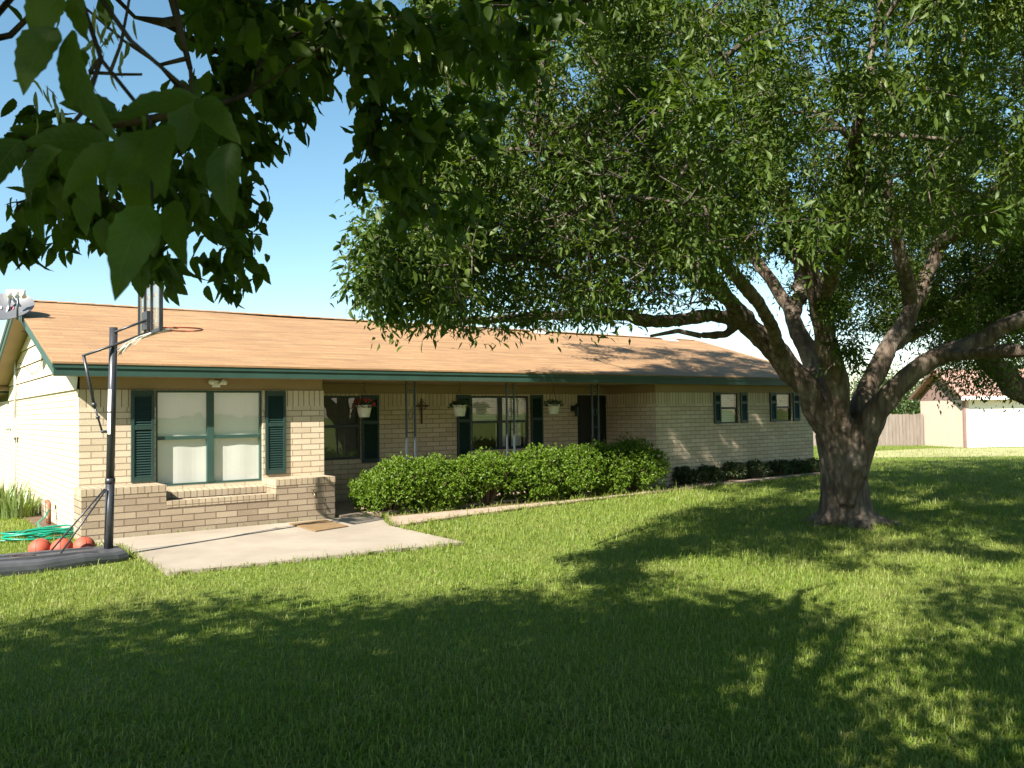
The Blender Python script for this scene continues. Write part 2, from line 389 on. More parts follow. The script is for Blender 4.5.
def fastmesh(name, verts, quads, mat, parent=None, tris=None, uv=None):
    me = bpy.data.meshes.new(name); nv = len(verts)
    me.vertices.add(nv); me.vertices.foreach_set('co', np.asarray(verts, np.float32).ravel())
    q = np.asarray(quads, np.int32).reshape(-1, 4) if quads is not None and len(quads) else np.zeros((0, 4), np.int32)
    t = np.asarray(tris, np.int32).reshape(-1, 3) if tris is not None and len(tris) else np.zeros((0, 3), np.int32)
    loops = np.concatenate([q.ravel(), t.ravel()]); nf = len(q)+len(t)
    me.loops.add(len(loops)); me.loops.foreach_set('vertex_index', loops)
    me.polygons.add(nf)
    st = np.concatenate([np.arange(len(q))*4, len(q)*4+np.arange(len(t))*3]).astype(np.int32)
    me.polygons.foreach_set('loop_start', st)
    me.update(calc_edges=True)
    if uv is not None: me.uv_layers.new(name='UVMap').data.foreach_set('uv', np.asarray(uv, np.float32)[loops].ravel())
    me.materials.append(mat)
    o = bpy.data.objects.new(name, me); COL.objects.link(o)
    if parent: o.parent = parent
    return o
def tag(o, label=None, cat=None, group=None, kind=None):
    for k, v in (('label', label), ('category', cat), ('group', group), ('kind', kind)):
        if v: o[k] = v
    return o
def empty(name, loc=(0, 0, 0), rz=0.):
    o = bpy.data.objects.new(name, None); COL.objects.link(o); o.location = loc; o.rotation_euler = (0, 0, rz)
    o.empty_display_size = .2; return o
def unit(a): return a/np.maximum(np.linalg.norm(a, axis=-1, keepdims=True), 1e-9)

def leaf_geo(P, D, Nn, L, Wd, kind='simple'):
    """arrays of leaves: base P, direction D, normal Nn, length, width -> verts, quads"""
    n = len(P); D = unit(D); Nn = unit(Nn - D*np.sum(Nn*D, -1, keepdims=True)); B = np.cross(D, Nn)
    L = L[:, None]; Wd = Wd[:, None]
    if kind == 'simple':
        fold = .25
        v = np.stack([P, P+D*L*.45+B*Wd*.5+Nn*Wd*fold, P+D*L-Nn*L*.10, P+D*L*.45-B*Wd*.5+Nn*Wd*fold], 1)
        i = np.arange(n)[:, None]*4
        return v.reshape(-1, 3), np.concatenate([i, i+1, i+2, i+3], 1), None
    # broad: midrib with two halves, drooping tip
    if kind == 'mid': ts = np.array([0, .28, .62, 1.]); ws = np.array([.06, .95, .8, 0])
    elif kind == 'broad': ts = np.array([0, .14, .38, .64, .86, 1.]); ws = np.array([.02, .62, 1., .86, .42, .0])
    else:
        ts = np.linspace(0, 1, 15); ws = (np.sin(np.pi*ts**.78)**.8)*(1-.25*ts); ws = ws/ws.max()*(1+.05*(-1.)**np.arange(15)); ws[0] = .03; ws[-1] = 0
    rows = []; uu = []; curl = np.clip(np.random.default_rng(n).normal(.16, .14, (n, 1)), -.1, .5); wv = np.random.default_rng(n+1).normal(0, .035, (n, 1))
    for t, w in zip(ts, ws):
        c = P+D*L*t - Nn*L*curl*t*t + B*L*.06*math.sin(t*3.1); up_ = Nn*Wd*(.17*w+(wv*math.sin(t*14) if kind == 'fine' else 0))
        rows += [c+B*Wd*.5*w+up_, c, c-B*Wd*.5*w+up_]; uu += [(w, t), (0, t), (w, t)]
    v = np.stack(rows, 1); m = v.shape[1]
    i = np.arange(n)[:, None]*m; q = []
    for k in range(len(ts)-1):
        a = 3*k
        q.append(np.concatenate([i+a, i+a+1, i+a+4, i+a+3], 1)); q.append(np.concatenate([i+a+1, i+a+2, i+a+5, i+a+4], 1))
    return v.reshape(-1, 3), np.stack(q, 1).reshape(-1, 4), np.tile(np.array(uu), (n, 1))

def branch_mesh(name, nodes, par, rad, mat, parent, sel=None):
    """tubes along every chain of a tree graph"""
    n = len(nodes); kids = [[] for _ in range(n)]
    for i in range(n):
        if par[i] >= 0 and (sel is None or sel[i]): kids[par[i]].append(i)
    V = []; Q = []; TR = []; off = 0
    starts = [(i, par[i]) for i in range(n) if (par[i] < 0 if sel is None else sel[i] and (par[i] < 0 or not sel[par[i]]))]
    if not starts: return None
    while starts:
        s, p = starts.pop()
        chain = ([p] if p >= 0 else []) + [s]
        rr = [min(rad[s]*1.15, rad[p])] if p >= 0 else []
        rr.append(rad[s]); c = s
        while kids[c]:
            ks = sorted(kids[c], key=lambda k: -rad[k])
            for k in ks[1:]: starts.append((k, c))
            c = ks[0]; chain.append(c); rr.append(rad[c])
        if len(chain) < 2: continue
        pts = np.array([nodes[k] for k in chain]); r = np.array(rr)
        ns = 12 if r.max() > .12 else 8 if r.max() > .05 else 5 if r.max() > .015 else 3
        d = np.gradient(pts, axis=0); d = unit(d)
        ref = np.array([.31, .17, .93]); ref = np.cross(d[0], ref); ref /= max(np.linalg.norm(ref), 1e-6)
        ang = np.arange(ns)*2*math.pi/ns; rings = []
        for k in range(len(pts)):
            ref = ref - d[k]*np.dot(ref, d[k]); ref /= max(np.linalg.norm(ref), 1e-6); o = np.cross(d[k], ref)
            rn = r[k]
            lump = 1 + (.10*np.sin(ang*2+k*.7)+.07*np.sin(ang*3-k*1.3) if ns >= 8 else 0*ang)
            rings.append(pts[k]+(np.outer(np.cos(ang), ref)+np.outer(np.sin(ang), o))*(rn*lump)[:, None])
        V.append(np.concatenate(rings)); m = len(pts)
        k = np.arange(ns); kk = (k+1) % ns
        for i in range(m-1):
            Q.append(np.stack([off+i*ns+k, off+i*ns+kk, off+(i+1)*ns+kk, off+(i+1)*ns+k], 1))
        if ns >= 8:
            V.append(pts[[0, -1]]); c0 = off+m*ns
            TR.append(np.stack([np.full(ns, c0), off+kk, off+k], 1)); TR.append(np.stack([np.full(ns, c0+1), off+(m-1)*ns+k, off+(m-1)*ns+kk], 1)); off += 2
        off += m*ns
    o = fastmesh(name, np.concatenate(V), np.concatenate(Q), mat, parent, np.concatenate(TR) if TR else None)
    o.data.polygons.foreach_set('use_smooth', np.ones(len(o.data.polygons), dtype=bool))
    return o

def fuse(name, objs, mat, parent, voxel=.03, rough=.012, seed=0):
    """melt a trunk and its limbs into one skin, with ridged bark"""
    from mathutils import noise as mn
    V = []; F = []; off = 0
    for o in objs:
        V += [tuple(v.co) for v in o.data.vertices]; F += [tuple(i+off for i in p.vertices) for p in o.data.polygons]; off = len(V)
        bpy.data.objects.remove(o)
    me = bpy.data.meshes.new('tmp'); me.from_pydata(V, [], F); t = bpy.data.objects.new('tmp', me); COL.objects.link(t)
    r = t.modifiers.new('r', 'REMESH'); r.mode = 'VOXEL'; r.voxel_size = voxel
    k = t.modifiers.new('s', 'SMOOTH'); k.factor = .5; k.iterations = 5
    dg = bpy.context.evaluated_depsgraph_get(); m2 = bpy.data.meshes.new_from_object(t.evaluated_get(dg)); m2.name = name
    bpy.data.objects.remove(t)
    m2.materials.clear(); m2.materials.append(mat)
    nv = len(m2.vertices); co = np.zeros(nv*3, np.float32); m2.vertices.foreach_get('co', co); co = co.reshape(-1, 3)
    no = np.zeros(nv*3, np.float32); m2.vertex_normals.foreach_get('vector', no); no = no.reshape(-1, 3); hh = np.zeros(nv, np.float32)
    for i in range(nv):
        x, y, z = map(float, co[i]); hh[i] = mn.fractal(Vector((x*11+seed, y*11, z*1.9)), .8, 2.1, 4)+.6*mn.noise(Vector((x*2.2, y*2.2, z*2.2)))
    m2.vertices.foreach_set('co', (co+no*hh[:, None]*rough).ravel())
    m2.polygons.foreach_set('use_smooth', np.ones(len(m2.polygons), dtype=bool)); m2.update()
    o = bpy.data.objects.new(name, m2); COL.objects.link(o); o.parent = parent; return o
def tree_wood(trunk, T, n0, mat, twig, parent, thick=.05, voxel=.03, seed=0):
    sel = np.array([i < n0 and T.r[i] >= thick for i in range(len(T.n))])
    limbs = branch_mesh('limbs', T.n, T.p, T.r, mat, None, sel)
    fuse('trunk', [trunk, limbs], mat, parent, voxel, .013, seed)
    branch_mesh('branches', T.n, T.p, T.r, twig, parent, ~sel)

class Tree:
    def __init__(s, seed): s.n = []; s.p = []; s.r = []; s.rg = np.random.default_rng(seed)
    def limb(s, pts, rads, parent=-1, step=.22, wob=.02):
        pts = np.array(pts, float); ids = []
        pr = parent
        start = pts[0]
        m = len(pts)
        # Catmull-Rom through the points
        ext = np.vstack([2*pts[0]-pts[1], pts, 2*pts[-1]-pts[-2]])
        for i in range(m-1):
            a, b, c, d = ext[i:i+4]; L = np.linalg.norm(c-b); k = max(1, int(L/step))
            for j in range(k):
                t = j/k
                q = .5*((2*b)+(c-a)*t+(2*a-5*b+4*c-d)*t*t+(3*b-a-3*c+d)*t**3)
                rr = rads[i]*(1-t)+rads[i+1]*t
                s.n.append(q+s.rg.normal(0, wob*rr*8, 3)); s.p.append(pr); s.r.append(rr); pr = len(s.n)-1; ids.append(pr)
        s.n.append(pts[-1]); s.p.append(pr); s.r.append(rads[-1]); ids.append(len(s.n)-1)
        return ids
    def nearest(s, P):
        a = np.array(s.n)-np.array(P); return int(np.argmin(np.sum(a*a, 1)))
    def grow(s, targets, step=.28, tip=.0035, expo=2.25, lift=.12, rmax=.05, base=None):
        T = np.array(targets); n0 = len(s.n)
        cap = n0+len(T)*14; A = np.zeros((cap, 3)); A[:n0] = np.array(s.n); cnt = n0
        D = np.min(np.linalg.norm(T[:, None]-A[None, :n0:3], axis=2), axis=1); order = np.argsort(D)
        tips = []
        for ti in order:
            t = T[ti]; d2 = np.sum((A[:cnt]-t)**2, 1)
            # favour starting points nearer the root side
            i = int(np.argmin(d2)); a = A[i]; L = math.sqrt(d2[i])
            k = max(1, min(12, int(L/step)))
            pd = a-A[s.p[i]] if s.p[i] >= 0 else np.array([0, 0, 1.]); pd = pd/max(np.linalg.norm(pd), 1e-6)
            c1 = a+pd*L*.35+np.array([0, 0, lift*L]); pr = i
            for j in range(1, k+1):
                u = j/k; q = (1-u)**2*a+2*u*(1-u)*c1+u*u*t
                if j < k: q = q+s.rg.normal(0, .03*min(1, L), 3)
                s.n.append(q); s.p.append(pr); s.r.append(0.); pr = len(s.n)-1; A[cnt] = q; cnt += 1
            tips.append((pr, ti))
        acc = np.zeros(len(s.n))
        haskid = np.zeros(len(s.n), bool)
        for i in range(len(s.n)-1, -1, -1):
            if acc[i] == 0: acc[i] = tip**expo
            if s.p[i] >= 0: acc[s.p[i]] += acc[i]
        for i in range(n0, len(s.n)): s.r[i] = min(rmax, acc[i]**(1/expo))
        return tips

def clump_leaves(rg, centers, outdir, per, spread, length, width, kind='simple', droop=.35, jitter=.35):
    n = len(centers)
    P = np.repeat(centers, per, 0); O = np.repeat(outdir, per, 0); m = len(P)
    off = rg.normal(0, 1, (m, 3))*spread
    P = P+off
    D = unit(O*.5+rg.normal(0, .75, (m, 3))+unit(off+1e-6)*.5); D[:, 2] -= droop; D = unit(D)
    Nn = rg.normal(0, .6, (m, 3))+np.array([0, 0, 1.])
    L = length*(1+jitter*rg.uniform(-1, 1, m)); Wd = width*(L/length)*(1+.2*rg.uniform(-1, 1, m))
    return leaf_geo(P, D, Nn, L, Wd, kind)

def inpoly(x, y, poly):
    x = np.asarray(x); y = np.asarray(y); c = np.zeros(x.shape, bool); n = len(poly)
    for i in range(n):
        x1, y1 = poly[i][:2]; x2, y2 = poly[(i+1) % n][:2]
        c ^= ((y1 > y) != (y2 > y)) & (x < (x2-x1)*(y-y1)/((y2-y1) if y2 != y1 else 1e-9)+x1)
    return c

# ------------------------------------------------------------------ ground, patio, walk, beds
g = MB(); 
xs = [-900, -60, -20, -8, 0, 8, 20, 60, 900]; ys = [-900, -40, -8, 0, 10, 20, 40, 80, 1500]
for i in range(8):
    for j in range(8): g.face([(xs[i], ys[j], 0), (xs[i+1], ys[j], 0), (xs[i+1], ys[j+1], 0), (xs[i], ys[j+1], 0)])
tag(g.build('ground', M['ground']), kind='structure')
def slab(name, poly, z0, z1, mat):
    b = MB(); b.prism([(p[0], p[1], z0) for p in poly], (0, 0, z1-z0)); o = b.build(name, mat); tag(o, kind='structure'); return o
gp = lambda x, y: ground(x, y)[:2]
PATIO = [gp(167, 576), gp(465, 545), gp(392, 528.5), W(4.05, -.9)[:2], W(3.52, -.62)[:2], W(-.05, -.62)[:2], gp(121, 548)]
PATIO_AREA = sum(PATIO[i][0]*PATIO[(i+1) % 7][1]-PATIO[(i+1) % 7][0]*PATIO[i][1] for i in range(7))
if PATIO_AREA < 0: PATIO = PATIO[::-1]
slab('patio', PATIO, -.1, .035, M['concrete'])
PORCH = [W(u, v)[:2] for u, v in ((3.53, -.60), (11.05, -.35), (11.05, 1.49), (3.53, 1.49))]
slab('porch_floor', PORCH, -.1, .06, M['walk'])
WALK = [gp(391, 528.6), gp(470, 516.6), gp(560, 505), gp(690, 489.5), gp(825, 473.5), W(17.2, -.25)[:2], W(17.2, -.12)[:2], W(14, -.42)[:2], W(11, -.72)[:2], W(8, -1.02)[:2], W(4.07, -.98)[:2]]
slab('walkway', WALK, -.1, .030, M['walk'])
BED = [W(u, v)[:2] for u, v in ((4.07, -.975), (8, -1.015), (11, -.715), (14, -.415), (16.7, -.14), (16.7, -.005), (11.07, -.005), (11.07, -.34), (4.07, -.595))]
slab('planting_bed', BED, -.1, .022, M['soil'])
BEDL = [W(u, v)[:2] for u, v in ((-.02, .3), (-.02, 8), (-.35, 8), (-.3, 2.2), (-.22, .3))]
slab('soil_strip', BEDL, -.1, .015, M['soil'])

DRIVE = [gp(840, 458), gp(1200, 455), (36, 31.5), (36, 34.5), gp(1000, 448.2), gp(930, 448.6), gp(858, 452)]
b = MB(); b.face([(p[0], p[1], .005) for p in DRIVE]); tag(b.build('dry_ground', M['drive']), kind='structure')
# ------------------------------------------------------------------ the house
house = empty('brick_house', HO, HA)
tag(house, 'long low buff brick ranch house with tan shingle roof and green trim', 'house')
ZB, ZS, ZT = 1.75, 2.0, 2.165
def wall_x(u0, u1, v0, v1, holes, z1=ZB, mat='brick'):
    """wall along u with rectangular openings (u0,u1,z0,z1)"""
    b = MB(); us = sorted({u0, u1, *[h[0] for h in holes], *[h[1] for h in holes]}); zs = sorted({0., z1, *[min(h[2], z1) for h in holes], *[min(h[3], z1) for h in holes]})
    for a, c in zip(us[:-1], us[1:]):
        for d, e in zip(zs[:-1], zs[1:]):
            mu, mz = (a+c)/2, (d+e)/2
            if any(h[0] < mu < h[1] and h[2] < mz < h[3] for h in holes): continue
            for q in ([(a, v0, d), (c, v0, d), (c, v0, e), (a, v0, e)], [(c, v1, d), (a, v1, d), (a, v1, e), (c, v1, e)]): b.face(q)
    for h in holes:
        x0, x1, y0, y1 = h[0], h[1], h[2], min(h[3], z1)
        b.face([(x0, v0, y0), (x0, v0, y1), (x0, v1, y1), (x0, v1, y0)]); b.face([(x1, v0, y0), (x1, v1, y0), (x1, v1, y1), (x1, v0, y1)])
        if y0 > 0: b.face([(x0, v0, y0), (x0, v1, y0), (x1, v1, y0), (x1, v0, y0)])
        if h[3] < z1: b.face([(x0, v0, y1), (x1, v0, y1), (x1, v1, y1), (x0, v1, y1)])
    for x in (u0, u1): b.face([(x, v0, 0), (x, v1, 0), (x, v1, z1), (x, v0, z1)])
    return b.build('wall', M[mat], house)
HA_ = [(.98, 2.52, .62, 1.99)]
HB_ = [(3.95, 4.90, .80, 1.95), (7.35, 8.80, .85, 1.95), (10.16, 11.05, 0., 1.97)]
HC_ = [(13.17, 13.80, 1.29, 1.99), (15.22, 15.84, 1.30, 1.99)]
def soldier(u0, u1, v0, v1, holes, proud=0):
    b = MB(); cuts = sorted([(h[0], h[1], h[3]) for h in holes if h[3] > ZB]); x = u0
    for a, c, zt in cuts:
        b.box(x, a, v0, v1, ZB, ZS); 
        if zt < ZS: b.box(a, c, v0, v1, zt, ZS)
        x = c
    b.box(x, u1, v0, v1, ZB, ZS)
    return b.build('soldier_course', M['soldier'], house)
wall_x(0, 3.52, 0, .2, HA_); soldier(0, 3.52, 0, .2, HA_)
wall_x(3.32, 11.26, 1.5, 1.7, HB_); soldier(3.32, 11.26, 1.5, 1.7, HB_)
wall_x(11.06, 16.7, 0, .2, HC_); soldier(11.06, 16.7, 0, .2, HC_)
for x0, x1, y1 in ((3.32, 3.52, 1.5), (11.06, 11.26, 1.5), (16.5, 16.7, 7.8)):
    MB().box(x0, x1, .2, y1, 0, ZB).build('wall', M['brick'], house); MB().box(x0, x1, .2, y1, ZB, ZS).build('soldier_course', M['soldier'], house)
MB().box(0, .2, .2, 7.8, 0, ZS).build('wall', M['brick'], house); MB().box(0, 16.7, 7.8, 8, 0, ZS).build('wall', M['brick'], house)
MB().box(0, .2, 8.001, 13, 0, 2.0).build('wall', M['brick'], house)
MB().prism([(-.3, 8.005, 2.22), (-.3, 13.3, 2.02), (-.3, 13.3, 2.10), (-.3, 8.005, 2.30)], (5.3, 0, 0)).build('porch_roof', M['tan'], house)
# painted frieze boards above the brick
fb = MB().box(.012, 3.50, .012, .1, ZS, ZT).box(3.33, 11.25, 1.512, 1.6, ZS, ZT).box(11.075, 16.69, .012, .1, ZS, ZT)
fb.box(11.072, 11.1, .1, 1.512, ZS, ZT).box(3.48, 3.508, .1, 1.512, ZS, ZT)
fb.build('frieze_board', M['tan'], house)
# roof
EV, EZ, SL, RV = -.30, 2.353, .30, 4.0
UL, UR = -.35, 17.05
zr = EZ+SL*(RV-EV); VB = 2*RV-EV
b = MB()
ev = EV-.025; ez = EZ-SL*.025
Ls = math.hypot(RV-ev, zr-ez)
def slope(b, v0, z0, v1, z1, dz, u0, u1):
    L = math.hypot(v1-v0, z1-z0)
    b.face([(u0, v0, z0+dz), (u1, v0, z0+dz), (u1, v1, z1+dz), (u0, v1, z1+dz)], [(u0, 0), (u1, 0), (u1, L), (u0, L)])
nu = 40
us = np.linspace(UL-.02, UR+.02, nu+1)
sag = lambda u: .010*math.sin(u*.9)+.007*math.sin(u*2.3+1)
for i in range(nu):
    a, c = us[i], us[i+1]
    b.face([(a, ev, ez), (c, ev, ez), (c, RV, zr+sag(c)), (a, RV, zr+sag(a))], [(a, 0), (c, 0), (c, Ls), (a, Ls)])
    b.face([(c, VB+.025, ez), (a, VB+.025, ez), (a, RV, zr+sag(a)), (c, RV, zr+sag(c))], [(-c, 0), (-a, 0), (-a, Ls), (-c, Ls)])
t = .025
for (u_, s_) in ((us[0], 1), (us[-1], -1)):
    b.face([(u_, ev, ez-t), (u_, RV, zr-t), (u_, RV, zr+sag(u_)), (u_, ev, ez)]); b.face([(u_, RV, zr-t), (u_, VB+.025, ez-t), (u_, VB+.025, ez), (u_, RV, zr+sag(u_))])
b.face([(us[0], ev, ez-t), (us[-1], ev, ez-t), (us[-1], ev, ez), (us[0], ev, ez)])
b.face([(us[0], ev, ez-t), (us[0], RV, zr-t), (us[-1], RV, zr-t), (us[-1], ev, ez-t)])
b.face([(us[0], RV, zr-t), (us[0], VB+.025, ez-t), (us[-1], VB+.025, ez-t), (us[-1], RV, zr-t)])
roof = b.build('roof', M['shingle'], house)
rc = MB()
for i in range(56):
    u0 = UL+i*.306
    rc.face([(u0, RV-.13, zr-.026+.012), (u0+.33, RV-.13, zr-.026+.018), (u0+.33, RV, zr+.030), (u0, RV, zr+.022)]); rc.face([(u0+.33, RV+.13, zr-.026+.018), (u0, RV+.13, zr-.026+.012), (u0, RV, zr+.022), (u0+.33, RV, zr+.030)])
rc.build('ridge_cap', M['shingle'], roof)
for uu in (10.9, 15.6):
    MB().box(uu-.16, uu+.16, RV-.34, RV-.04, zr-.07, zr+.045).prism([(uu-.2, RV-.40, zr-.108), (uu+.2, RV-.40, zr-.108), (uu+.2, RV-.34, zr-.07), (uu-.2, RV-.34, zr-.07)], (0, 0, .012)).build('roof_vent', M['grey_box'], house)
# fascia and rake boards
fz = EZ-.03
b = MB()
b.box(UL+.03, UR-.03, EV, EV+.03, ZT, fz).box(UL, UR, EV-.015, EV-.002, fz-.055, fz+.006)
b.box(UL+.03, UR-.03, VB-.03, VB, ZT, fz)
for u0, u1, ua, ub in ((UL, UL+.03, UL-.014, UL-.002), (UR-.03, UR, UR+.002, UR+.014)):
    def rk(va, za, vb, zb, h0, h1, x0, x1): b.prism([(x0, va, za-h0), (x0, vb, zb-h0), (x0, vb, zb-h1), (x0, va, za-h1)], (x1-x0, 0, 0))
    rk(EV, EZ, RV, zr, .19, .03, u0, u1); rk(VB, EZ, RV, zr, .19, .03, u0, u1)
    rk(EV, EZ, RV, zr, .085, .026, ua, ub); rk(VB, EZ, RV, zr, .085, .026, ua, ub)
b.build('fascia', M['green'], house)
# soffits: level under the eaves and over the porch, sloped under the rakes
b = MB()
b.box(-.0, 16.7, EV+.03, 7.97, ZT, ZT+.012)
for u0, u1 in ((UL+.031, -.001), (16.701, UR-.031)):
    b.prism([(u0, EV+.031, EZ-.045-.06), (u0, RV, zr-.105), (u0, RV, zr-.06), (u0, EV+.031, EZ-.06)], (u1-u0, 0, 0))
    b.prism([(u0, VB-.031, EZ-.105), (u0, RV, zr-.105), (u0, RV, zr-.06), (u0, VB-.031, EZ-.06)], (u1-u0, 0, 0))
    b.prism([(u0, EV+.031, ZT+.004), (u0, .0, ZT+.004), (u0, .0, EZ+.3*SL-.11), (u0, EV+.031, EZ-.11)], (u1-u0, 0, 0))
b.build('soffit', M['tan'], house)
# gable siding: real lap boards
for side, x in ((-1, 0.), (1, 16.7)):
    b = MB(); z = ZS; h = .17 if side > 0 else .30
    while z < zr-.15:
        ztop = min(z+h-.016, zr-.12)
        va = max(.0, EV+(z+.05-EZ+.10)/SL); va2 = max(0., EV+(ztop+.05-EZ+.10)/SL)
        vb, vb2 = 2*RV-va, 2*RV-va2
        if side > 0: vb, vb2 = vb, vb2
        o0, o1 = side*.030, side*.008
        b.face([(x+o0, va, z), (x+o1, va2, ztop), (x+o1, vb2, ztop), (x+o0, vb, z)])
        b.face([(x+o0, va, z), (x+o0, vb, z), (x, vb, z), (x, va, z)])
        z += h
    b.build('siding', M['siding'], house)
for x0 in (.02, 16.58): MB().prism([(x0, .05, ZS), (x0, 7.95, ZS), (x0, RV, zr-.12)], (.1, 0, 0)).build('gable_wall', M['tan'], house)

def window(u0, u1, z0, z1, v, split=.5, cols=1, mat='green', fw=.045, blind=(.0, 1.), depth=.07, sill=True, bmat='blind'):
    """frame set back in the opening, panes and blind as its sub-parts"""
    y0, y1 = v+depth-.03, v+depth+.03
    b = MB(); b.box(u0, u0+fw, y0, y1, z0, z1).box(u1-fw, u1, y0, y1, z0, z1)
    b.box(u0+fw, u1-fw, y0, y1, z1-fw, z1).box(u0+fw, u1-fw, y0, y1, z0, z0+fw)
    zm = z0+(z1-z0)*split
    w = (u1-u0)/cols; xs = []
    for c in range(1, cols): b.box(u0+w*c-.05, u0+w*c+.05, y0-.008, y1, z0+fw, z1-fw)
    for c in range(cols):
        a = u0+fw if c == 0 else u0+w*c+.05; d = u1-fw if c == cols-1 else u0+w*(c+1)-.05
        b.box(a, d, y0-.004, y1, zm-.025, zm+.025); xs.append((a, d))
    fr = b.build('window', M[mat], house)
    for a, d in xs:
        for p, q, dy in ((z0+fw, zm-.025, .0), (zm+.025, z1-fw, -.012)):
            pb = MB(); pb.face([(a, y0+.02+dy, p), (d, y0+.02+dy, p), (d, y0+.02+dy, q), (a, y0+.02+dy, q)]); pb.build('pane', M['glass'], fr)
    if blind and bmat == 'shade':
        bz0 = z0; s = MB(); k = 24
        for i in range(k):
            x0 = u0+.002+(u1-u0-.004)*i/k; x1 = u0+.002+(u1-u0-.004)*(i+1)/k; d0 = .004*math.sin(i*.9); d1 = .004*math.sin((i+1)*.9)
            s.face([(x0, v+.076+d0, z0), (x1, v+.076+d1, z0), (x1, v+.076+d1, z1), (x0, v+.076+d0, z1)])
        s.build('roller_shade', M['shade'], fr, True)
    elif blind:
        bz0 = z0+(z1-z0)*blind[0]; bz1 = z0+(z1-z0)*blind[1]
        s = MB(); k = int((bz1-bz0)/.027)
        for i in range(k):
            zz = bz0+.027*i
            s.face([(u0+.002, v+.10, zz), (u1-.002, v+.10, zz), (u1-.002, v+.104, zz+.0285), (u0+.002, v+.104, zz+.0285)])
        s.build('blind', M[bmat], fr)
    return fr
def shutter(u0, u1, z0, z1, v):
    b = MB(); t = .035; st = .04
    y0, y1 = v-t, v-.002
    b.box(u0, u0+st, y0, y1, z0, z1).box(u1-st, u1, y0, y1, z0, z1)
    for a, c in ((z0, z0+.07), (z1-.07, z1), ((z0+z1)/2-.03+.12, (z0+z1)/2+.03+.12)): b.box(u0+st, u1-st, y0+.002, y1, a, c)
    zz = z0+.075
    while zz < z1-.09:
        b.face([(u0+st, y0+.006, zz), (u1-st, y0+.006, zz), (u1-st, y1-.004, zz+.034), (u0+st, y1-.004, zz+.034)]); zz += .036
    b.face([(u0+st, y1-.001, z0), (u1-st, y1-.001, z0), (u1-st, y1-.001, z1), (u0+st, y1-.001, z1)])
    return b.build('shutter', M['shutter'], house)
wa = window(.98, 2.52, .62, 1.99, 0., .50, 2, 'green', .032, (0, 1), .06, bmat='shade')
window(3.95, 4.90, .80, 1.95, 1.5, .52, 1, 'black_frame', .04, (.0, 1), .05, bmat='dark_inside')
window(7.35, 8.80, .85, 1.95, 1.5, .52, 2, 'black_frame', .04, (.5, 1), .05)
window(13.17, 13.80, 1.29, 1.99, 0., .5, 1, 'black_frame', .035, (0, 1), .06)
window(15.22, 15.84, 1.30, 1.99, 0., .5, 1, 'black_frame', .035, (.45, 1), .06)
for a, c, z0, z1, v in ((.65, .955, .705, 1.985, 0), (2.56, 2.88, .715, 1.985, 0), (4.92, 5.27, .72, 1.96, 1.5), (7.0, 7.32, .70, 1.97, 1.5), (8.85, 9.17, .72, 1.97, 1.5),
                        (12.92, 13.15, 1.29, 2.0, 0), (13.85, 14.10, 1.29, 2.0, 0), (14.96, 15.20, 1.30, 2.0, 0), (15.87, 16.13, 1.30, 2.0, 0)): shutter(a, c, z0, z1, v)
# rooms behind the glass
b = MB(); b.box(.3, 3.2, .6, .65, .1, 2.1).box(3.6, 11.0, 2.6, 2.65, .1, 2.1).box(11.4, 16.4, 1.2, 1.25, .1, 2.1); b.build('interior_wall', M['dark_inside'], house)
# curtain halves inside the porch window
for u0, u1 in ((8.1, 8.35), (8.5, 8.75)):
    s = MB(); k = 10
    for i in range(k):
        x0 = u0+(u1-u0)*i/k; x1 = u0+(u1-u0)*(i+1)/k; y = 1.72+.02*(i % 2); y2 = 1.72+.02*((i+1) % 2)
        s.face([(x0, y, .9), (x1, y2, .9), (x1, y2, 1.93), (x0, y, 1.93)])
    s.build('curtain', M['blind'], house)
# front door
d = MB().box(10.20, 11.01, 1.56, 1.60, .07, 1.93); 
for x0, x1 in ((10.28, 10.56), (10.65, 10.93)):
    for z0, z1 in ((.2, .75), (.88, 1.40), (1.5, 1.84)): d.box(x0, x1, 1.548, 1.56, z0, z1)
door = d.build('door', M['door'], house)
MB().box(10.16, 10.20, 1.53, 1.64, .06, 1.97).box(11.01, 11.05, 1.53, 1.64, .06, 1.97).box(10.20, 11.01, 1.53, 1.64, 1.93, 1.97).build('door_frame', M['black_frame'], house)
h = MB(); h.lathe([(0, 0), (.012, 0), (.012, .03), (.032, .04), (.034, .06), (.02, .075), (0, .078)], (10.63, 1.545, .98), 12, Matrix.Rotation(R(90), 3, 'X')); h.box(10.605, 10.655, 1.541, 1.549, .86, 1.08)
h.build('handle', M['brass'], door, True)
# wrought iron porch posts in pairs
def post(u):
    b = MB()
    for du in (-.085, .085):
        b.box(u+du-.014, u+du+.014, .136, .164, .06, ZT)
    for z in (.35, 1.28, 2.0): b.box(u-.071, u+.071, .142, .158, z, z+.018)
    for k in range(2):
        z0 = .45 if k == 0 else 1.4; hh = .38
        pts = []
        for i in range(25):
            a = i/24*2*math.pi*1.4; r = .058*(1-.55*i/24); pts.append((u+r*math.cos(a), .15, z0+hh*.5+ (1 if k else -1)*r*1.8*math.sin(a)))
        b.tube(pts, .005, 5)
    return b.build('porch_post', M['iron'], house)
for u in (5.19, 7.33, 9.47): post(u)
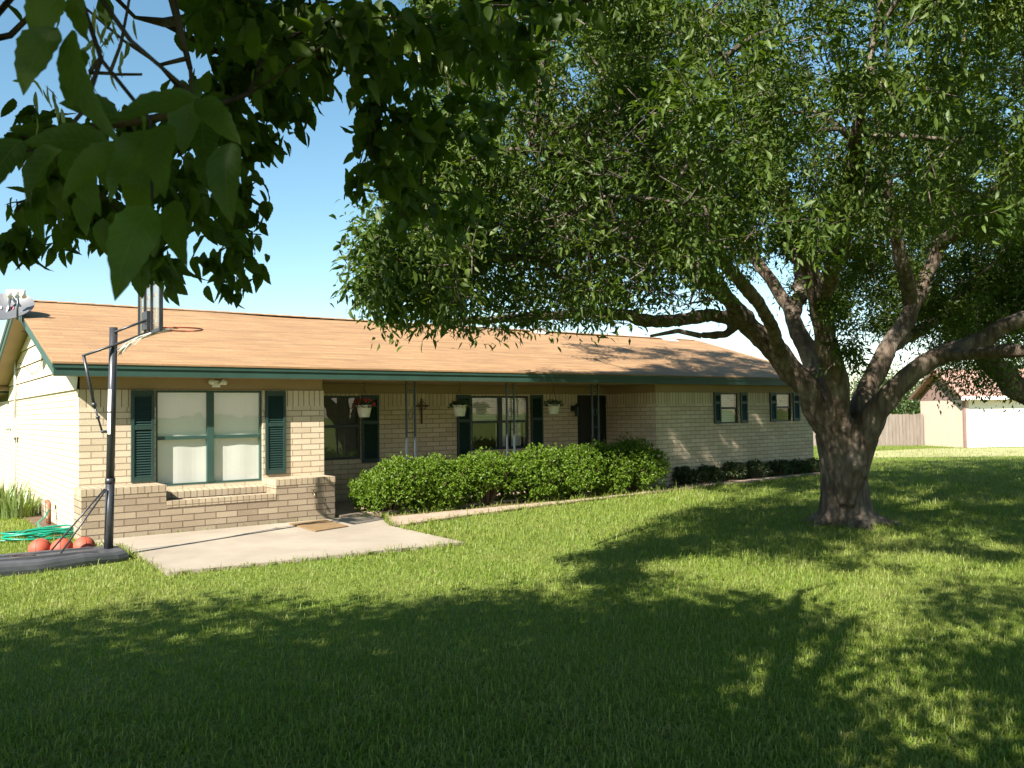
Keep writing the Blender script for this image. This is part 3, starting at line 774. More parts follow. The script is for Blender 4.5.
# lamps
def flood(loc, rz, name='flood_lamp'):
    b = MB(); mt = Matrix.Translation(loc) @ Matrix.Rotation(rz, 4, 'Z')
    b.box(-.06, .06, -.03, 0, -.05, .05)
    for sx in (-1, 1):
        k_ = .78; rot = Matrix.Rotation(R(sx*28), 3, 'Z') @ Matrix.Rotation(R(75), 3, 'X')
        b.lathe([(k_*a_, k_*b_) for a_, b_ in ((.0, 0), (.03, 0), (.034, .05), (.060, .13), (.062, .15), (.0, .155))], (sx*.045, -.03, 0), 14, rot)
    b.v = [tuple(mt @ Vector(p)) for p in b.v]
    return b.build(name, M['lens'], house, True)
flood((1.82, .011, 2.085), 0); flood((-.02, 6.9, 2.72), R(-90))
L = MB(); L.box(9.97, 10.09, 1.478, 1.5, 1.62, 1.74); L.tube([(10.03, 1.48, 1.70), (10.03, 1.40, 1.74), (10.03, 1.36, 1.72)], .008, 6)
L.lathe([(0, .0), (.045, .0), (.06, .20), (.075, .21), (.03, .27), (.0, .29)], (10.03, 1.36, 1.50), 8); L.build('wall_lantern', M['black_frame'], house)

# brick planter under the big window
pl = empty('brick_planter', W(0, 0), HA)
tag(pl, 'low stepped buff brick planter box built under the large front window', 'planter')
b = MB(); V0 = -.553
b.box(-.06, .98, V0, -.004, 0, .595).box(2.52, 3.45, V0, -.004, 0, .575).box(.98, 2.52, V0, V0+.2, 0, .375).box(.98, 2.52, -.09, -.004, 0, .46)
b.build('wall', M['planter_brick'], pl)
MB().box(-.068, .985, V0-.006, -.003, .595, .685).box(2.515, 3.456, V0-.006, -.003, .575, .665).box(.985, 2.515, V0-.006, V0+.205, .375, .465).build('rowlock_cap', M['rowlock'], pl)
MB().prism([(.985, -.16, .46), (.985, .05, .46), (.985, .05, .585), (.985, -.16, .55)], (1.53, 0, 0)).build('window_sill', M['rowlock'], pl)
MB().box(.981, 2.519, V0+.2, -.09, 0, .33).build('soil', M['soil'], pl)
b = MB(); b.tube([(3.08, V0, .44), (3.08, V0-.07, .44), (3.08, V0-.10, .41), (3.08, V0-.105, .37)], .014, 8); b.tube([(3.08, V0-.05, .44), (3.08, V0-.05, .48)], .008, 6)
b.tube([(3.08+.03*math.cos(a*.628), V0-.05+.03*math.sin(a*.628), .485) for a in range(10)], .007, 5, closed=True)
b.build('faucet', M['brass'], pl, True)

# ------------------------------------------------------------------ things about the house
def at_house(name, u, v, z=0, rz=0.): return empty(name, W(u, v, z), HA+rz)
# basketball hoop
hp = at_house('basketball_hoop', -.05, -2.15)
tag(hp, 'portable black basketball hoop with red rim standing left of the patio', 'basketball hoop')
def ring(cx, w0, w1, z, k=10):
    return
b = MB(); prof = [(.16, .17), (.05, .22), (-.30, .30), (-.75, .36), (-1.25, .38), (-1.38, .30)]
top = [(x, w*.92) for x, w in prof]
pts = [(x, w) for x, w in prof]+[(x, -w) for x, w in prof[::-1]]
def loop(sc, z, dx=0): return [((x+.6)*sc-.6, y*sc-.03, z+.012*math.sin(x*6+y*9)) for x, y in pts]
lv = [loop(1., 0.0), loop(1.02, .05), loop(1., .095), loop(.95, .125), loop(.86, .13)]
for i in range(len(lv)-1):
    for j in range(len(pts)):
        k = (j+1) % len(pts); b.face([lv[i][k], lv[i][j], lv[i+1][j], lv[i+1][k]])
b.face(lv[-1][::-1])
base = b.build('base', M['plastic'], hp, False)
hb = MB(); hb.lathe([(.001, .0), (.085, .0), (.10, .012), (.12, .012), (.125, .0)], (-.85, -.05, .140), 20); hb.build('fill_well', M['ballseam'], base)
hb = MB(); hb.box(-1.1, -.15, .08, .12, .125, .150); hb.box(-1.1, -.15, -.20, -.16, .125, .150); hb.build('moulded_rib', M['plastic'], base)
lean = .05
def pp(z): return (lean*z/2.64, 0, z)
b = MB(); b.tube([pp(.05), pp(.9)], .048, 14); b.tube([pp(.88), pp(2.64)], .044, 14); b.tube([pp(.86), pp(.92)], .054, 14); b.build('pole', M['pole'], hp, True)
b = MB(); b.box(-.0502, -.0472, -.025, .025, 1.25, 1.55)
for p in b.v: pass
b.v = [(p[0]+lean*p[2]/2.64, p[1], p[2]) for p in b.v]
st = MB(); 
for i, (z0, z1) in enumerate(((1.42, 1.66), (1.68, 1.93))):
    pts2 = []
    for a in range(-3, 4):
        t = math.pi*1.22+a*.16
        pts2.append((.0456*math.cos(t), .0456*math.sin(t)))
    for a in range(6):
        st.face([(pts2[a][0]+lean*z0/2.64, pts2[a][1], z0), (pts2[a+1][0]+lean*z0/2.64, pts2[a+1][1], z0), (pts2[a+1][0]+lean*z1/2.64, pts2[a+1][1], z1), (pts2[a][0]+lean*z1/2.64, pts2[a][1], z1)])
st.build('sticker', M['white'], hp)
BX = .44
for dy in (-.055, .055):
    MB().tube([(.045, dy, 2.58), (BX-.02, dy*1.6, 2.75)], .014, 8).build('upper_arm', M['pole'], hp, True)
    MB().tube([(-.26, dy, 2.31), (.04, dy, 2.43), (BX-.02, dy*1.6, 2.60)], .014, 8).build('lower_arm', M['pole'], hp, True)
b = MB(); b.tube([(-.26, 0, 2.31), (-.15, 0, 1.75)], .017, 8); b.tube([(-.15, 0, 1.75), (-.07, 0, 1.46)], .011, 8); b.tube([(-.155, 0, 1.78), (-.148, 0, 1.73)], .026, 8); b.tube([(-.115, 0, 1.63), (-.11, 0, 1.60)], .022, 8)
b.tube([(-.26, -.06, 2.31), (-.26, .06, 2.31)], .012, 8); b.tube([(-.08, -.03, 1.45), (.0, 0, 1.45)], .016, 8); b.build('height_adjuster', M['pole'], hp, True)
for dy, xe in ((.17, -.56), (-.17, -.52)): MB().tube([(-.03, dy*.25, .80), (xe, dy, .13)], .010, 6).build('brace', M['pole'], hp, True)
# backboard faces +u
HWd, Z0, Z1 = .50, 2.60, 3.16
bo = MB().box(BX, BX+.012, -HWd, HWd, Z0, Z1).build('backboard', M['acrylic'], hp)
b = MB()
for y0, y1, z0, z1 in ((-HWd-.012, HWd+.012, Z0-.025, Z0+.012), (-HWd-.012, HWd+.012, Z1-.012, Z1+.025), (-HWd-.012, -HWd+.022, Z0+.012, Z1-.012), (HWd-.022, HWd+.012, Z0+.012, Z1-.012)): b.box(BX-.018, BX+.022, y0, y1, z0, z1)
b.box(BX-.03, BX-.002, -.17, -.14, Z0+.012, Z1-.012).box(BX-.03, BX-.002, .14, .17, Z0+.012, Z1-.012); b.build('frame', M['pole'], bo)
b = MB(); b.box(BX+.013, BX+.016, -.29, .29, Z0+.10, Z0+.14).box(BX+.013, BX+.016, -.29, .29, Z0+.40, Z0+.44).box(BX+.013, BX+.016, -.29, -.25, Z0+.14, Z0+.40).box(BX+.013, BX+.016, .25, .29, Z0+.14, Z0+.40); b.build('target_square', M['white'], bo)
MB().box(BX-.06, BX-.003, -.12, .12, Z0+.03, Z0+.24).build('mounting_plate', M['pole'], bo)
b = MB(); rc_, rr = BX+.15+.225, .225
b.tube([(rc_+rr*math.cos(a), rr*math.sin(a), 2.655) for a in np.linspace(0, 2*math.pi, 36)[:-1]], .009, 6, closed=True)
for dy in (-.09, .09): b.tube([(BX+.012, dy, 2.66), (rc_-.20, dy*1.15, 2.655)], .008, 6)
b.tube([(BX+.012, 0, 2.615), (BX+.10, .05, 2.62), (rc_-.21, .06, 2.652)], .007, 6); b.tube([(BX+.012, 0, 2.615), (BX+.10, -.05, 2.62), (rc_-.21, -.06, 2.652)], .007, 6); b.box(BX+.012, BX+.03, -.11, .11, 2.60, 2.69)
rim = b.build('rim', M['red'], hp, True)
b = MB(); k = 12
def npt(i, lev):
    f = i/8; t = lev/5; a = math.pi*(.60+.80*f)
    x0, y0 = rc_+rr*math.cos(a), rr*math.sin(a)
    return (x0*(1-t)+t*.10+.03*math.sin(f*9+lev), y0*(1-.55*t), 2.645-.05*t-.24*t*t-.03*math.sin(f*7)*t)
for lev in range(5):
    for i in range(8):
        off = .5*(lev % 2); b.tube([npt(i+off, lev), npt(i+off+.5, lev+1)], .0055, 4); b.tube([npt(i+off, lev), npt(i+off-.5, lev+1)], .0055, 4)
b.build('net', M['net'], rim)
# the three balls behind the base
for (px, py, lab) in ((40, 560, 'orange rubber ball, leftmost of the three behind the hoop base'), (62, 559.5, 'orange rubber ball resting between the other two behind the hoop base'), (84, 558, 'orange rubber ball nearest the hoop pole behind the base')):
    p = ground(px, py); e = empty('basketball', (p[0], p[1], 0)); tag(e, lab, 'ball', 'balls behind the hoop base')
    b = MB(); r = .122; b.lathe([(r*math.sin(t), r-r*math.cos(t)) for t in np.linspace(.001, math.pi-.001, 18)], (0, 0, 0), 26); bo = b.build('ball', M['ball'], e, True)
    b = MB(); rot = Matrix.Rotation(px*.13, 3, 'X') @ Matrix.Rotation(px*.31, 3, 'Y')
    for ax in range(3):
        pts = []
        for a in np.linspace(0, 2*math.pi, 30)[:-1]:
            q = [0, 0, 0]; q[(ax+1) % 3] = math.cos(a); q[(ax+2) % 3] = math.sin(a); pts.append((rot @ Vector(q))*(r+.0005)+Vector((0, 0, r)))
        b.tube(pts, .0022, 4, closed=True)
    b.build('seam', M['ballseam'], bo, True)
# hose
b = MB(); pts = []; hc = ground(47, 538); rg = np.random.default_rng(3)
for i in range(230):
    a = i/230*2*math.pi*6.3; r = .26+.10*math.sin(i*.07)+.05*math.sin(i*.31)
    ex = unit(np.array([.85, .55, 0])); ey = np.array([-.55, .85, 0])
    p = hc+ex*r*1.5*math.cos(a)+ey*r*.85*math.sin(a)+rg.normal(0, .012, 3); pts.append((p[0], p[1], .02+.09*abs(math.sin(i*.11))*(.4+.6*i/230)+.03*i/230))
e0 = ground(10, 542); e1 = ground(30, 543)
pts = [(e0[0]-.5, e0[1]-.05, .016), (e0[0], e0[1], .016), (e1[0], e1[1], .03)]+pts
vt = W(-.11, 1.62, .1); pts += [(vt[0]-.1, vt[1]-.35, .16), tuple(vt), tuple(W(-.11, 1.78, .24))]
# smooth once
P = np.array(pts); P[1:-1] = (P[:-2]+2*P[1:-1]+P[2:])/4
b.tube(P, .0135, 7); o = b.build('garden_hose', M['hose'], None, True); tag(o, 'green garden hose piled in loops on the grass by the gable wall', 'hose')
# pipe
e = at_house('water_pipe', -.10, 1.82); tag(e, 'short rusty brown water pipe bent over beside the gable wall', 'pipe')
MB().tube([(0, 0, 0), (0, 0, .30), (-.004, .02, .34), (-.012, .07, .36), (-.02, .13, .355)], .028, 10).build('riser', M['rust'], e, True)
MB().tube([(-.02, .13, .355), (-.022, .17, .34), (-.022, .185, .29), (-.02, .18, .1), (-.015, .15, .02)], .008, 6).build('spout', M['rust'], e, True)
# meter and conduit
e = at_house('electric_meter', 0, 6.6); tag(e, 'pale grey electric meter box with conduit on the sunlit gable wall', 'meter')
MB().box(-.12, -.003, -.14, .14, 1.25, 1.62).build('box', M['grey_box'], e)
b = MB(); b.lathe([(.001, .0), (.08, .0), (.085, .05), (.07, .09), (.0, .10)], (-.12, 0, 1.47), 16, Matrix.Rotation(R(-90), 3, 'Y')); b.build('dial', M['lens'], e, True)
MB().tube([(-.05, 0, 1.62), (-.05, 0, 3.0)], .025, 8).tube([(-.05, 0, 0), (-.05, 0, 1.25)], .02, 8).build('conduit', M['grey_box'], e, True)
# loose cables under the rake
e = at_house('cable', 0, 0); tag(e, 'thin dark cable looped loosely along the gable siding under the dish', 'cable')
MB().tube([(-.04, 2.72, 2.86), (-.05, 2.9, 2.6), (-.04, 3.6, 2.42), (-.045, 4.3, 2.40), (-.04, 5.2, 2.55), (-.04, 6.0, 2.68), (-.04, 6.8, 2.70)], .006, 5).tube([(-.37, 2.75, 3.0), (-.2, 2.74, 2.98), (-.06, 2.72, 2.9), (-.04, 2.72, 2.86)], .006, 5).build('wire', M['pole'], e, True)
# satellite dish on the rake
ds = empty('satellite_dish', W(UL, 2.72, EZ+SL*3.02), HA); tag(ds, 'grey satellite dish on a bent mast fixed to the roof edge', 'satellite dish')
dc = Vector((-.02, .0, .0))
MB().tube([(.02, 0, -.12), (.02, 0, .06), (-.12, .05, .22), (-.17, .06, .30)], .022, 10).build('mast', M['iron'], ds, True)
MB().box(-.03, .05, -.06, .06, -.12, -.02).build('foot', M['iron'], ds)
tgt = Vector((.30, -.62, .72)).normalized()          # which way the dish looks
cpos = at(5, 306, W(UL, 2.72)[1]-.15); cl = Matrix.Rotation(-HA, 3, 'Z') @ (Vector(cpos)-ds.location)
view = (Matrix.Rotation(-HA, 3, 'Z') @ (Vector(EYE)-Vector(cpos))).normalized()
tgt = (view*.62+Vector((-.25, .0, .75))).normalized()
right = Vector((0, 0, 1)).cross(tgt).normalized(); upv = tgt.cross(right)
def DP(x, y, z): return cl+right*x+upv*y+tgt*z
b = MB(); A_, B_ = .42, .34; rings = []
nr, na = 7, 40
for i in range(nr+1):
    r = i/nr; rings.append([DP(A_*r*math.cos(a), B_*r*math.sin(a), .09*r*r-.09) for a in np.linspace(0, 2*math.pi, na+1)[:-1]])
for i in range(nr):
    for j in range(na):
        k = (j+1) % na; b.face([rings[i][j], rings[i+1][j], rings[i+1][k], rings[i][k]])
back = [[DP(A_*(i/nr)*math.cos(a), B_*(i/nr)*math.sin(a), .09*(i/nr)**2-.098) for a in np.linspace(0, 2*math.pi, na+1)[:-1]] for i in range(nr+1)]
for i in range(nr):
    for j in range(na):
        k = (j+1) % na; b.face([back[i][k], back[i+1][k], back[i+1][j], back[i][j]])
for j in range(na):
    k = (j+1) % na; b.face([rings[nr][j], back[nr][j], back[nr][k], rings[nr][k]])
refl = b.build('reflector', M['dish'], ds, True)
MB().tube([DP(0, -.05, -.10), DP(0, -.12, -.16), Vector((-.17, .06, .30))], .02, 8).build('bracket', M['iron'], ds, True)
MB().tube([DP(.24, -B_*.80, -.05), DP(.26, -B_*.62, .10), DP(.27, -.05, .24)], .016, 6).build('feed_arm', M['iron'], ds, True)
b = MB(); 
for dx in (-.10, .0, .10): b.tube([DP(.24+dx, -.03+.01*dx, .19), DP(.22+dx, .0, .30)], .036, 10)
b.tube([DP(.10, .01, .28), DP(.36, .01, .28)], .03, 8); b.build('receiver_head', M['white'], ds, True)
def text(body, size, name, mat, parent, M3, loc):
    cu = bpy.data.curves.new(name, 'FONT'); cu.body = body; cu.size = size; cu.extrude = .001; cu.align_x = 'LEFT'
    o = bpy.data.objects.new(name, cu); COL.objects.link(o); o.parent = parent; o.data.materials.append(mat)
    me = bpy.data.meshes.new_from_object(o.evaluated_get(bpy.context.evaluated_depsgraph_get())); bpy.data.objects.remove(o)
    o = bpy.data.objects.new(name, me); COL.objects.link(o); o.parent = parent; me.materials.clear(); me.materials.append(mat)
    m4 = M3.to_4x4(); m4.translation = loc; o.matrix_local = m4; return o
M3 = Matrix((right, upv, tgt)).transposed()
text('ca', .15, 'lettering', M['white'], refl, M3, DP(-.20, .01, -.065))
M['pink'] = plain('pink_lettering', (.62, .16, .22), .5)
text('m', .15, 'lettering', M['pink'], refl, M3, DP(-.01, .01, -.07))
# door mat
mp = [ground(289, 527), ground(315.6, 534.7), ground(348.4, 529.4), ground(325, 522.6)]
b = MB(); b.prism([(p[0], p[1], .036) for p in mp], (0, 0, .016)); o = b.build('door_mat', M['mat']); bev(o, .004); tag(o, 'brown coir mat lying askew on the concrete by the planter', 'mat')
# wall cross
e = at_house('wall_cross', 6.19, 1.48, 1.68); tag(e, 'dark wooden cross hung on the porch brick wall', 'cross')
bev(MB().box(-.016, .016, -.01, .018, -.27, .22).box(-.15, .15, -.012, .016, .06, .095).build('beams', M['wood_dark'], e), .004)
b = MB(); b.tube([(.08*math.cos(a), -.014, .078+.08*math.sin(a)) for a in np.linspace(0, 2*math.pi, 24)[:-1]], .007, 5, closed=True); b.build('ring', M['wood_dark'], e, True)
# hanging baskets
def basket(u, v, zt, flower, lab, seed):
    e = at_house('hanging_basket', u, v, zt-.03); tag(e, lab, 'hanging basket', 'baskets hanging along the porch eave')
    MB().lathe([(.001, -.0), (.085, 0), (.09, .01), (.115, .12), (.125, .18), (.135, .18), (.135, .205), (.118, .205), (.11, .17), (.001, .165)], (0, 0, -.17), 22).build('pot', M['terracotta_white'], e, True)
    b = MB()
    for k in range(3):
        a = k*2.094+.4; b.tube([(.125*math.cos(a), .125*math.sin(a), .02), (0, 0, ZT-(zt-.03)-.10)], .003, 4)
    b.tube([(0, 0, ZT-(zt-.03)-.10), (.012, 0, ZT-(zt-.03)-.05), (0, 0, ZT-(zt-.03))], .004, 5); b.build('hanger', M['pole'], e, True)
    rg = np.random.default_rng(seed); n = 260
    c = rg.normal(0, 1, (n, 3)); c = unit(c)*rg.uniform(.3, 1, (n, 1)); c *= np.array([.20, .17, .12]); c[:, 2] = np.abs(c[:, 2])*1.1-.02
    vv, q, _ = leaf_geo(c, unit(c+np.array([0, 0, .05])), rg.normal(0, 1, (n, 3))+np.array([0, 0, 1]), rg.uniform(.04, .075, n), rg.uniform(.02, .035, n), 'simple'); fastmesh('foliage', vv, q, M['dark_leaf'], e)
    if flower:
        n = 60; c = rg.normal(0, 1, (n, 3)); c = unit(c)*np.array([.2, .17, .13]); c[:, 2] = np.abs(c[:, 2])*1.1
        vv, q, _ = leaf_geo(c, rg.normal(0, 1, (n, 3)), rg.normal(0, 1, (n, 3)), np.full(n, .04), np.full(n, .035), 'simple'); fastmesh('flowers', vv, q, M['petal'], e)
basket(4.36, .26, 1.76, True, 'white hanging basket with red flowers beside the porch window', 1)
basket(6.27, .26, 1.75, False, 'white hanging basket of dark leaves in front of the middle shutter', 2)
basket(8.47, .26, 1.76, False, 'pale hanging basket of wide dark leaves near the front door', 5)

# ------------------------------------------------------------------ shrubs
def shrub(name, c, rx, ry, h, n, lab, group, mat='hedge_leaf', seed=0, ll=.055, rz=HA):
    e = empty(name, (c[0], c[1], 0.02), rz); tag(e, lab, 'shrub', group)
    rg = np.random.default_rng(seed)
    # lumps carry the shoots
    k = 40; a = rg.uniform(0, 2*math.pi, k); el = rg.uniform(-.75, 1.3, k)
    lc = np.stack([np.cos(a)*np.cos(el)*rx*.74, np.sin(a)*np.cos(el)*ry*.74, h*.44+np.sin(el)*h*.36], 1)
    lr = rg.uniform(.30, .46, k)*min(rx, h*.75)
    per = n//k; P = []; D = []
    for i in range(k):
        d = unit(rg.normal(0, 1, (per, 3))); r = lr[i]*rg.uniform(.55, 1.02, (per, 1))
        q = lc[i]+d*r; P.append(q); D.append(d)
    P = np.concatenate(P); D = np.concatenate(D)
    keep = (P[:, 2] > .03); P = P[keep]; D = D[keep]
    # each shoot is a whorl of leaves
    w = 5; m = len(P); PP = np.repeat(P, w, 0); DD = np.repeat(D, w, 0)+rg.normal(0, .75, (m*w, 3)); DD[:, 2] += .35
    vv, q, _ = leaf_geo(PP, DD, rg.normal(0, .5, (m*w, 3))+np.repeat(D, w, 0)*.6+np.array([0, 0, .5]), ll*rg.uniform(.6, 1.25, m*w), ll*.42*rg.uniform(.7, 1.2, m*w), 'simple')
    fastmesh('foliage', vv, q, M[mat], e)
    b = MB()
    for i in range(k):
        p = lc[i]; b.tube([(p[0]*.15, p[1]*.15, -.02), (p[0]*.45, p[1]*.45, p[2]*.5), tuple(p), tuple(p+unit(p)*lr[i]*.8)], [.014, .011, .007, .003], 4)
    b.build('stems', M['stem'], e)
    return e
HG = 'hedge shrubs along the porch'
for i, (u, v, rx, ry, h, lab) in enumerate((
    (4.52, -.42, .58, .52, .86, 'bright green clipped shrub at the left end of the porch hedge'),
    (5.32, -.45, .60, .52, .86, 'bright green hedge shrub just right of the leftmost one, over the gap'),
    (6.32, -.48, .62, .52, .88, 'green hedge shrub below the left shutter of the porch window'),
    (7.30, -.50, .62, .52, .92, 'green hedge shrub below the wide porch window'),
    (8.22, -.50, .62, .52, .96, 'green hedge shrub below the pale basket near the door'),
    (9.08, -.48, .58, .52, .98, 'half shaded hedge shrub in front of the dark front door'),
    (9.95, -.42, .64, .58, 1.02, 'tallest dark hedge shrub at the right end of the porch hedge'))):
    shrub('hedge_shrub', W(u, v), rx*1.08, ry*1.1, h, 3600, lab, HG, 'hedge_leaf', 20+i)
for i, (u, r, h, lab) in enumerate((
    (11.75, .34, .42, 'low dark shrub against the shaded brick wall, next after the hedge'),
    (12.45, .36, .40, 'low dark shrub in the wall bed, second after the hedge'),
    (13.3, .40, .46, 'low dark shrub directly under the first small bedroom window'),
    (14.1, .40, .44, 'low dark shrub in the wall bed between the two small windows'),
    (14.95, .40, .42, 'low dark shrub under the left shutter of the far small window'),
    (15.7, .36, .40, 'low dark shrub under the far small window beside the tree trunk'),
    (16.35, .32, .40, 'low dark shrub at the far end of the wall bed'))):
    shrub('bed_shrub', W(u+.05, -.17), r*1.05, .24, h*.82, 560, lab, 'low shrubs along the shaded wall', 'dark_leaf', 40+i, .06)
def sword(c, n, hgt, spread, lab, seed):
    e = empty('iris_clump', (c[0], c[1], 0)); tag(e, lab, 'plant', 'sword leaved plants by the gable wall')
    rg = np.random.default_rng(seed); V = []; Q = []
    for i in range(n):
        a = rg.uniform(0, 2*math.pi); r = rg.uniform(0, 1)**.5*spread; p = np.array([r*math.cos(a), r*math.sin(a), 0]); out = np.array([math.cos(a), math.sin(a), 0])*rg.uniform(.1, .8)
        H_ = hgt*rg.uniform(.55, 1.1); w = rg.uniform(.012, .022); sd = np.array([-math.sin(a), math.cos(a), 0])*w; o = len(V)*1
        base = sum(len(x) for x in V)
        rows = []
        for t in (0, .35, .7, 1.):
            q = p+out*H_*t*t*.9+np.array([0, 0, H_*(t-.28*t*t*np.linalg.norm(out))]); ww = sd*(1-t**2*.97); rows += [q-ww, q+ww]
        V.append(np.array(rows)); Q += [[base+2*k, base+2*k+1, base+2*k+3, base+2*k+2] for k in range(3)]
    fastmesh('leaves', np.concatenate(V), Q, M['iris_leaf'], e); return e
sword(W(-.42, 4.6), 150, .62, .42, 'clump of sword leaved plants at the left picture edge by the gable wall', 1)
sword(W(-.36, 3.4), 130, .50, .36, 'smaller clump of sword leaved plants nearer the bent pipe', 2)

# ------------------------------------------------------------------ trees
def px(*a): return [at(x, y, Y) for x, y, Y in a]
def trunk_mesh(name, rings, mat, parent, n=36, seed=0):
    """fluted trunk: rings of (centre, rx, ry)"""
    rg = np.random.default_rng(seed); ph = rg.uniform(0, 6.28, 8); V = []; F = []
    for i, (c, rx, ry) in enumerate(rings):
        for k in range(n):
            a = 2*math.pi*k/n
            fl = 1+.07*math.sin(3*a+ph[0]+i*.13)+.06*math.sin(5*a+ph[1]-i*.1)+.04*math.sin(9*a+ph[2]+i*.2)+.02*math.sin(14*a+ph[3])
            if i < 3: fl += (.16-.05*i)*max(0, math.sin(4*a+ph[4]))**2
            V.append((c[0]+rx*fl*math.cos(a), c[1]+ry*fl*math.sin(a), c[2]))
        if i:
            for k in range(n):
                j = (k+1) % n; F.append(((i-1)*n+k, (i-1)*n+j, i*n+j, i*n+k))
    F.append(tuple((len(rings)-1)*n+k for k in range(n))); F.append(tuple(range(n))[::-1])
    me = bpy.data.meshes.new(name); me.from_pydata(V, [], F); me.materials.append(mat)
    me.polygons.foreach_set('use_smooth', np.ones(len(me.polygons), dtype=bool)); o = bpy.data.objects.new(name, me); COL.objects.link(o); o.parent = parent; return o

def crown_targets(rg, nclump, per, cen, rad, ok, inner=.45, sig=.45):
    C = []
    while len(C) < nclump:
        d = unit(rg.normal(0, 1, 3)); r = inner+(1-inner)*rg.uniform(0, 1)**.7
        p = cen+d*r*rad
        if ok(p): C.append(p)
    C = np.array(C); T = np.repeat(C, per, 0)+rg.normal(0, 1, (nclump*per, 3))*sig*np.array([1.15, 1.15, .75])
    return np.array([t for t in T if ok(t)])

# main shade tree on the lawn
TB = ground(849, 527)+np.array([.10, .32, 0])
mt = empty('shade_tree', (TB[0], TB[1], 0)); tag(mt, 'big spreading tree with thick forked grey trunk in the middle of the lawn', 'tree')
def loc(P): return np.asarray(P)-np.array([TB[0], TB[1], 0])
tc = lambda z, dx=0: np.array([dx, 0, z])
mtrunk = trunk_mesh('trunk', [(tc(-.05, .02), .50, .47), (tc(.05, .01), .385, .38), (tc(.16, 0), .35, .34), (tc(.35, -.01), .325, .32), (tc(.6, -.02), .305, .305), (tc(.85, -.03), .305, .30), (tc(1.05, -.04), .31, .30), (tc(1.22, -.03), .35, .31), (tc(1.38, -.02), .28, .25), (tc(1.5, -.01), .18, .16)], M['bark'], mt, 40, 4)
T = Tree(11)
LM = [
 ([(846, 505, 11.45), (841, 468, 11.4), (829, 432, 11.35), (803, 388, 11.2), (776, 355, 11.1), (748, 325, 11.0), (722, 290, 10.3), (690, 250, 9.4), (650, 205, 8.4), (600, 170, 7.4), (530, 150, 6.6), (450, 165, 5.9)], [.12, .20, .215, .20, .18, .155, .12, .095, .07, .05, .035, .02]),
 ([(847, 500, 11.5), (845, 465, 11.5), (831, 415, 11.7), (810, 362, 11.9), (795, 320, 12.2), (770, 280, 12.5), (735, 235, 12.8), (700, 190, 13.0), (660, 140, 13.2)], [.12, .18, .18, .16, .14, .12, .095, .07, .04]),
 ([(848, 500, 11.45), (847, 465, 11.4), (841, 410, 11.1), (828, 345, 10.7), (815, 285, 10.3), (798, 225, 9.9), (772, 160, 9.5), (742, 95, 9.2), (700, 20, 9.0)], [.12, .19, .175, .165, .145, .12, .09, .065, .04]),
 ([(848, 500, 11.5), (850, 462, 11.5), (862, 405, 11.6), (886, 352, 11.7), (914, 304, 11.9), (938, 250, 12.0), (952, 190, 12.0), (958, 120, 12.0), (965, 30, 12.0)], [.12, .19, .185, .17, .155, .135, .11, .08, .045]),
 ([(849, 505, 11.45), (853, 468, 11.35), (866, 428, 11.2), (908, 375, 10.9), (945, 355, 10.8), (985, 337, 10.6), (1026, 316, 10.4), (1085, 290, 10.2), (1150, 250, 10.0)], [.12, .20, .21, .195, .175, .155, .135, .10, .06]),
]
for a_, L_ in ((-.25, .95), (.9, .6), (2.4, .65), (3.5, .6), (-1.5, .7), (4.9, .6)):
    ca, sa = math.cos(a_), math.sin(a_); T.limb([(.12*ca, .12*sa, .30), (.36*ca, .36*sa, .09), (.36*ca+.25*L_*ca, .36*sa+.25*L_*sa, .0), (.36*ca+.6*L_*ca, .36*sa+.6*L_*sa, -.07)], [.095, .08, .06, .04])
ids = [T.limb([loc(p) for p in px(*pts)], [x*((.80 if q_ < 3 else .70) if k > 2 else .90) for k, x in enumerate(r)]) for q_, (pts, r) in enumerate(LM)]
def sub(frm, pts, r): return T.limb([np.array(T.n[T.nearest(loc(at(*frm)))])]+[loc(p) for p in px(*pts)], [r[0]]+r, T.nearest(loc(at(*frm))))
sub((740, 318, 11.0), [(712, 316, 10.8), (675, 322, 10.5), (640, 318, 10.2), (600, 313, 9.8), (545, 316, 9.2), (490, 320, 8.4), (440, 322, 7.6)], [.095, .09, .08, .07, .055, .04, .025])
sub((744, 322, 11.0), [(725, 334, 10.9), (702, 336, 10.85), (678, 331, 10.9), (650, 336, 11.0)], [.055, .045, .035, .02])
sub((912, 307, 11.9), [(902, 262, 11.4), (890, 200, 11.0), (880, 130, 10.6), (872, 50, 10.2)], [.10, .085, .065, .045])
sub((795, 320, 12.2), [(800, 280, 13.2), (790, 230, 14.2), (760, 180, 15.2)], [.11, .095, .07, .04])
sub((820, 305, 10.45), [(838, 255, 9.4), (850, 190, 8.2), (862, 100, 7.2)], [.10, .085, .06, .04])
sub((775, 355, 11.1), [(768, 320, 10.2), (730, 270, 9.2), (680, 215, 8.2), (640, 150, 7.4)], [.085, .07, .055, .035])
sub((945, 355, 10.8), [(985, 352, 10.2), (1030, 350, 9.6), (1090, 330, 9.0)], [.085, .075, .06, .035])
sub((938, 250, 12.0), [(975, 215, 11.2), (1010, 170, 10.4), (1050, 110, 9.6)], [.09, .075, .055, .035])
sub((690, 250, 10.5), [(640, 245, 8.9), (580, 250, 8.1), (510, 258, 7.2), (440, 262, 6.3)], [.07, .055, .04, .025])
sub((722, 290, 10.8), [(680, 268, 9.9), (630, 262, 9.4), (570, 275, 8.8)], [.07, .055, .04, .022])
sub((886, 352, 11.7), [(920, 330, 13.0), (960, 300, 14.3), (1005, 270, 15.5)], [.10, .08, .06, .035])
LIT = [gp(x, y) for x, y in ((-150, 560), (-150, 612), (150, 602), (300, 590), (430, 583), (530, 572), (590, 548), (640, 522), (720, 500), (690, 489.5), (470, 514), (380, 522), (160, 545))]
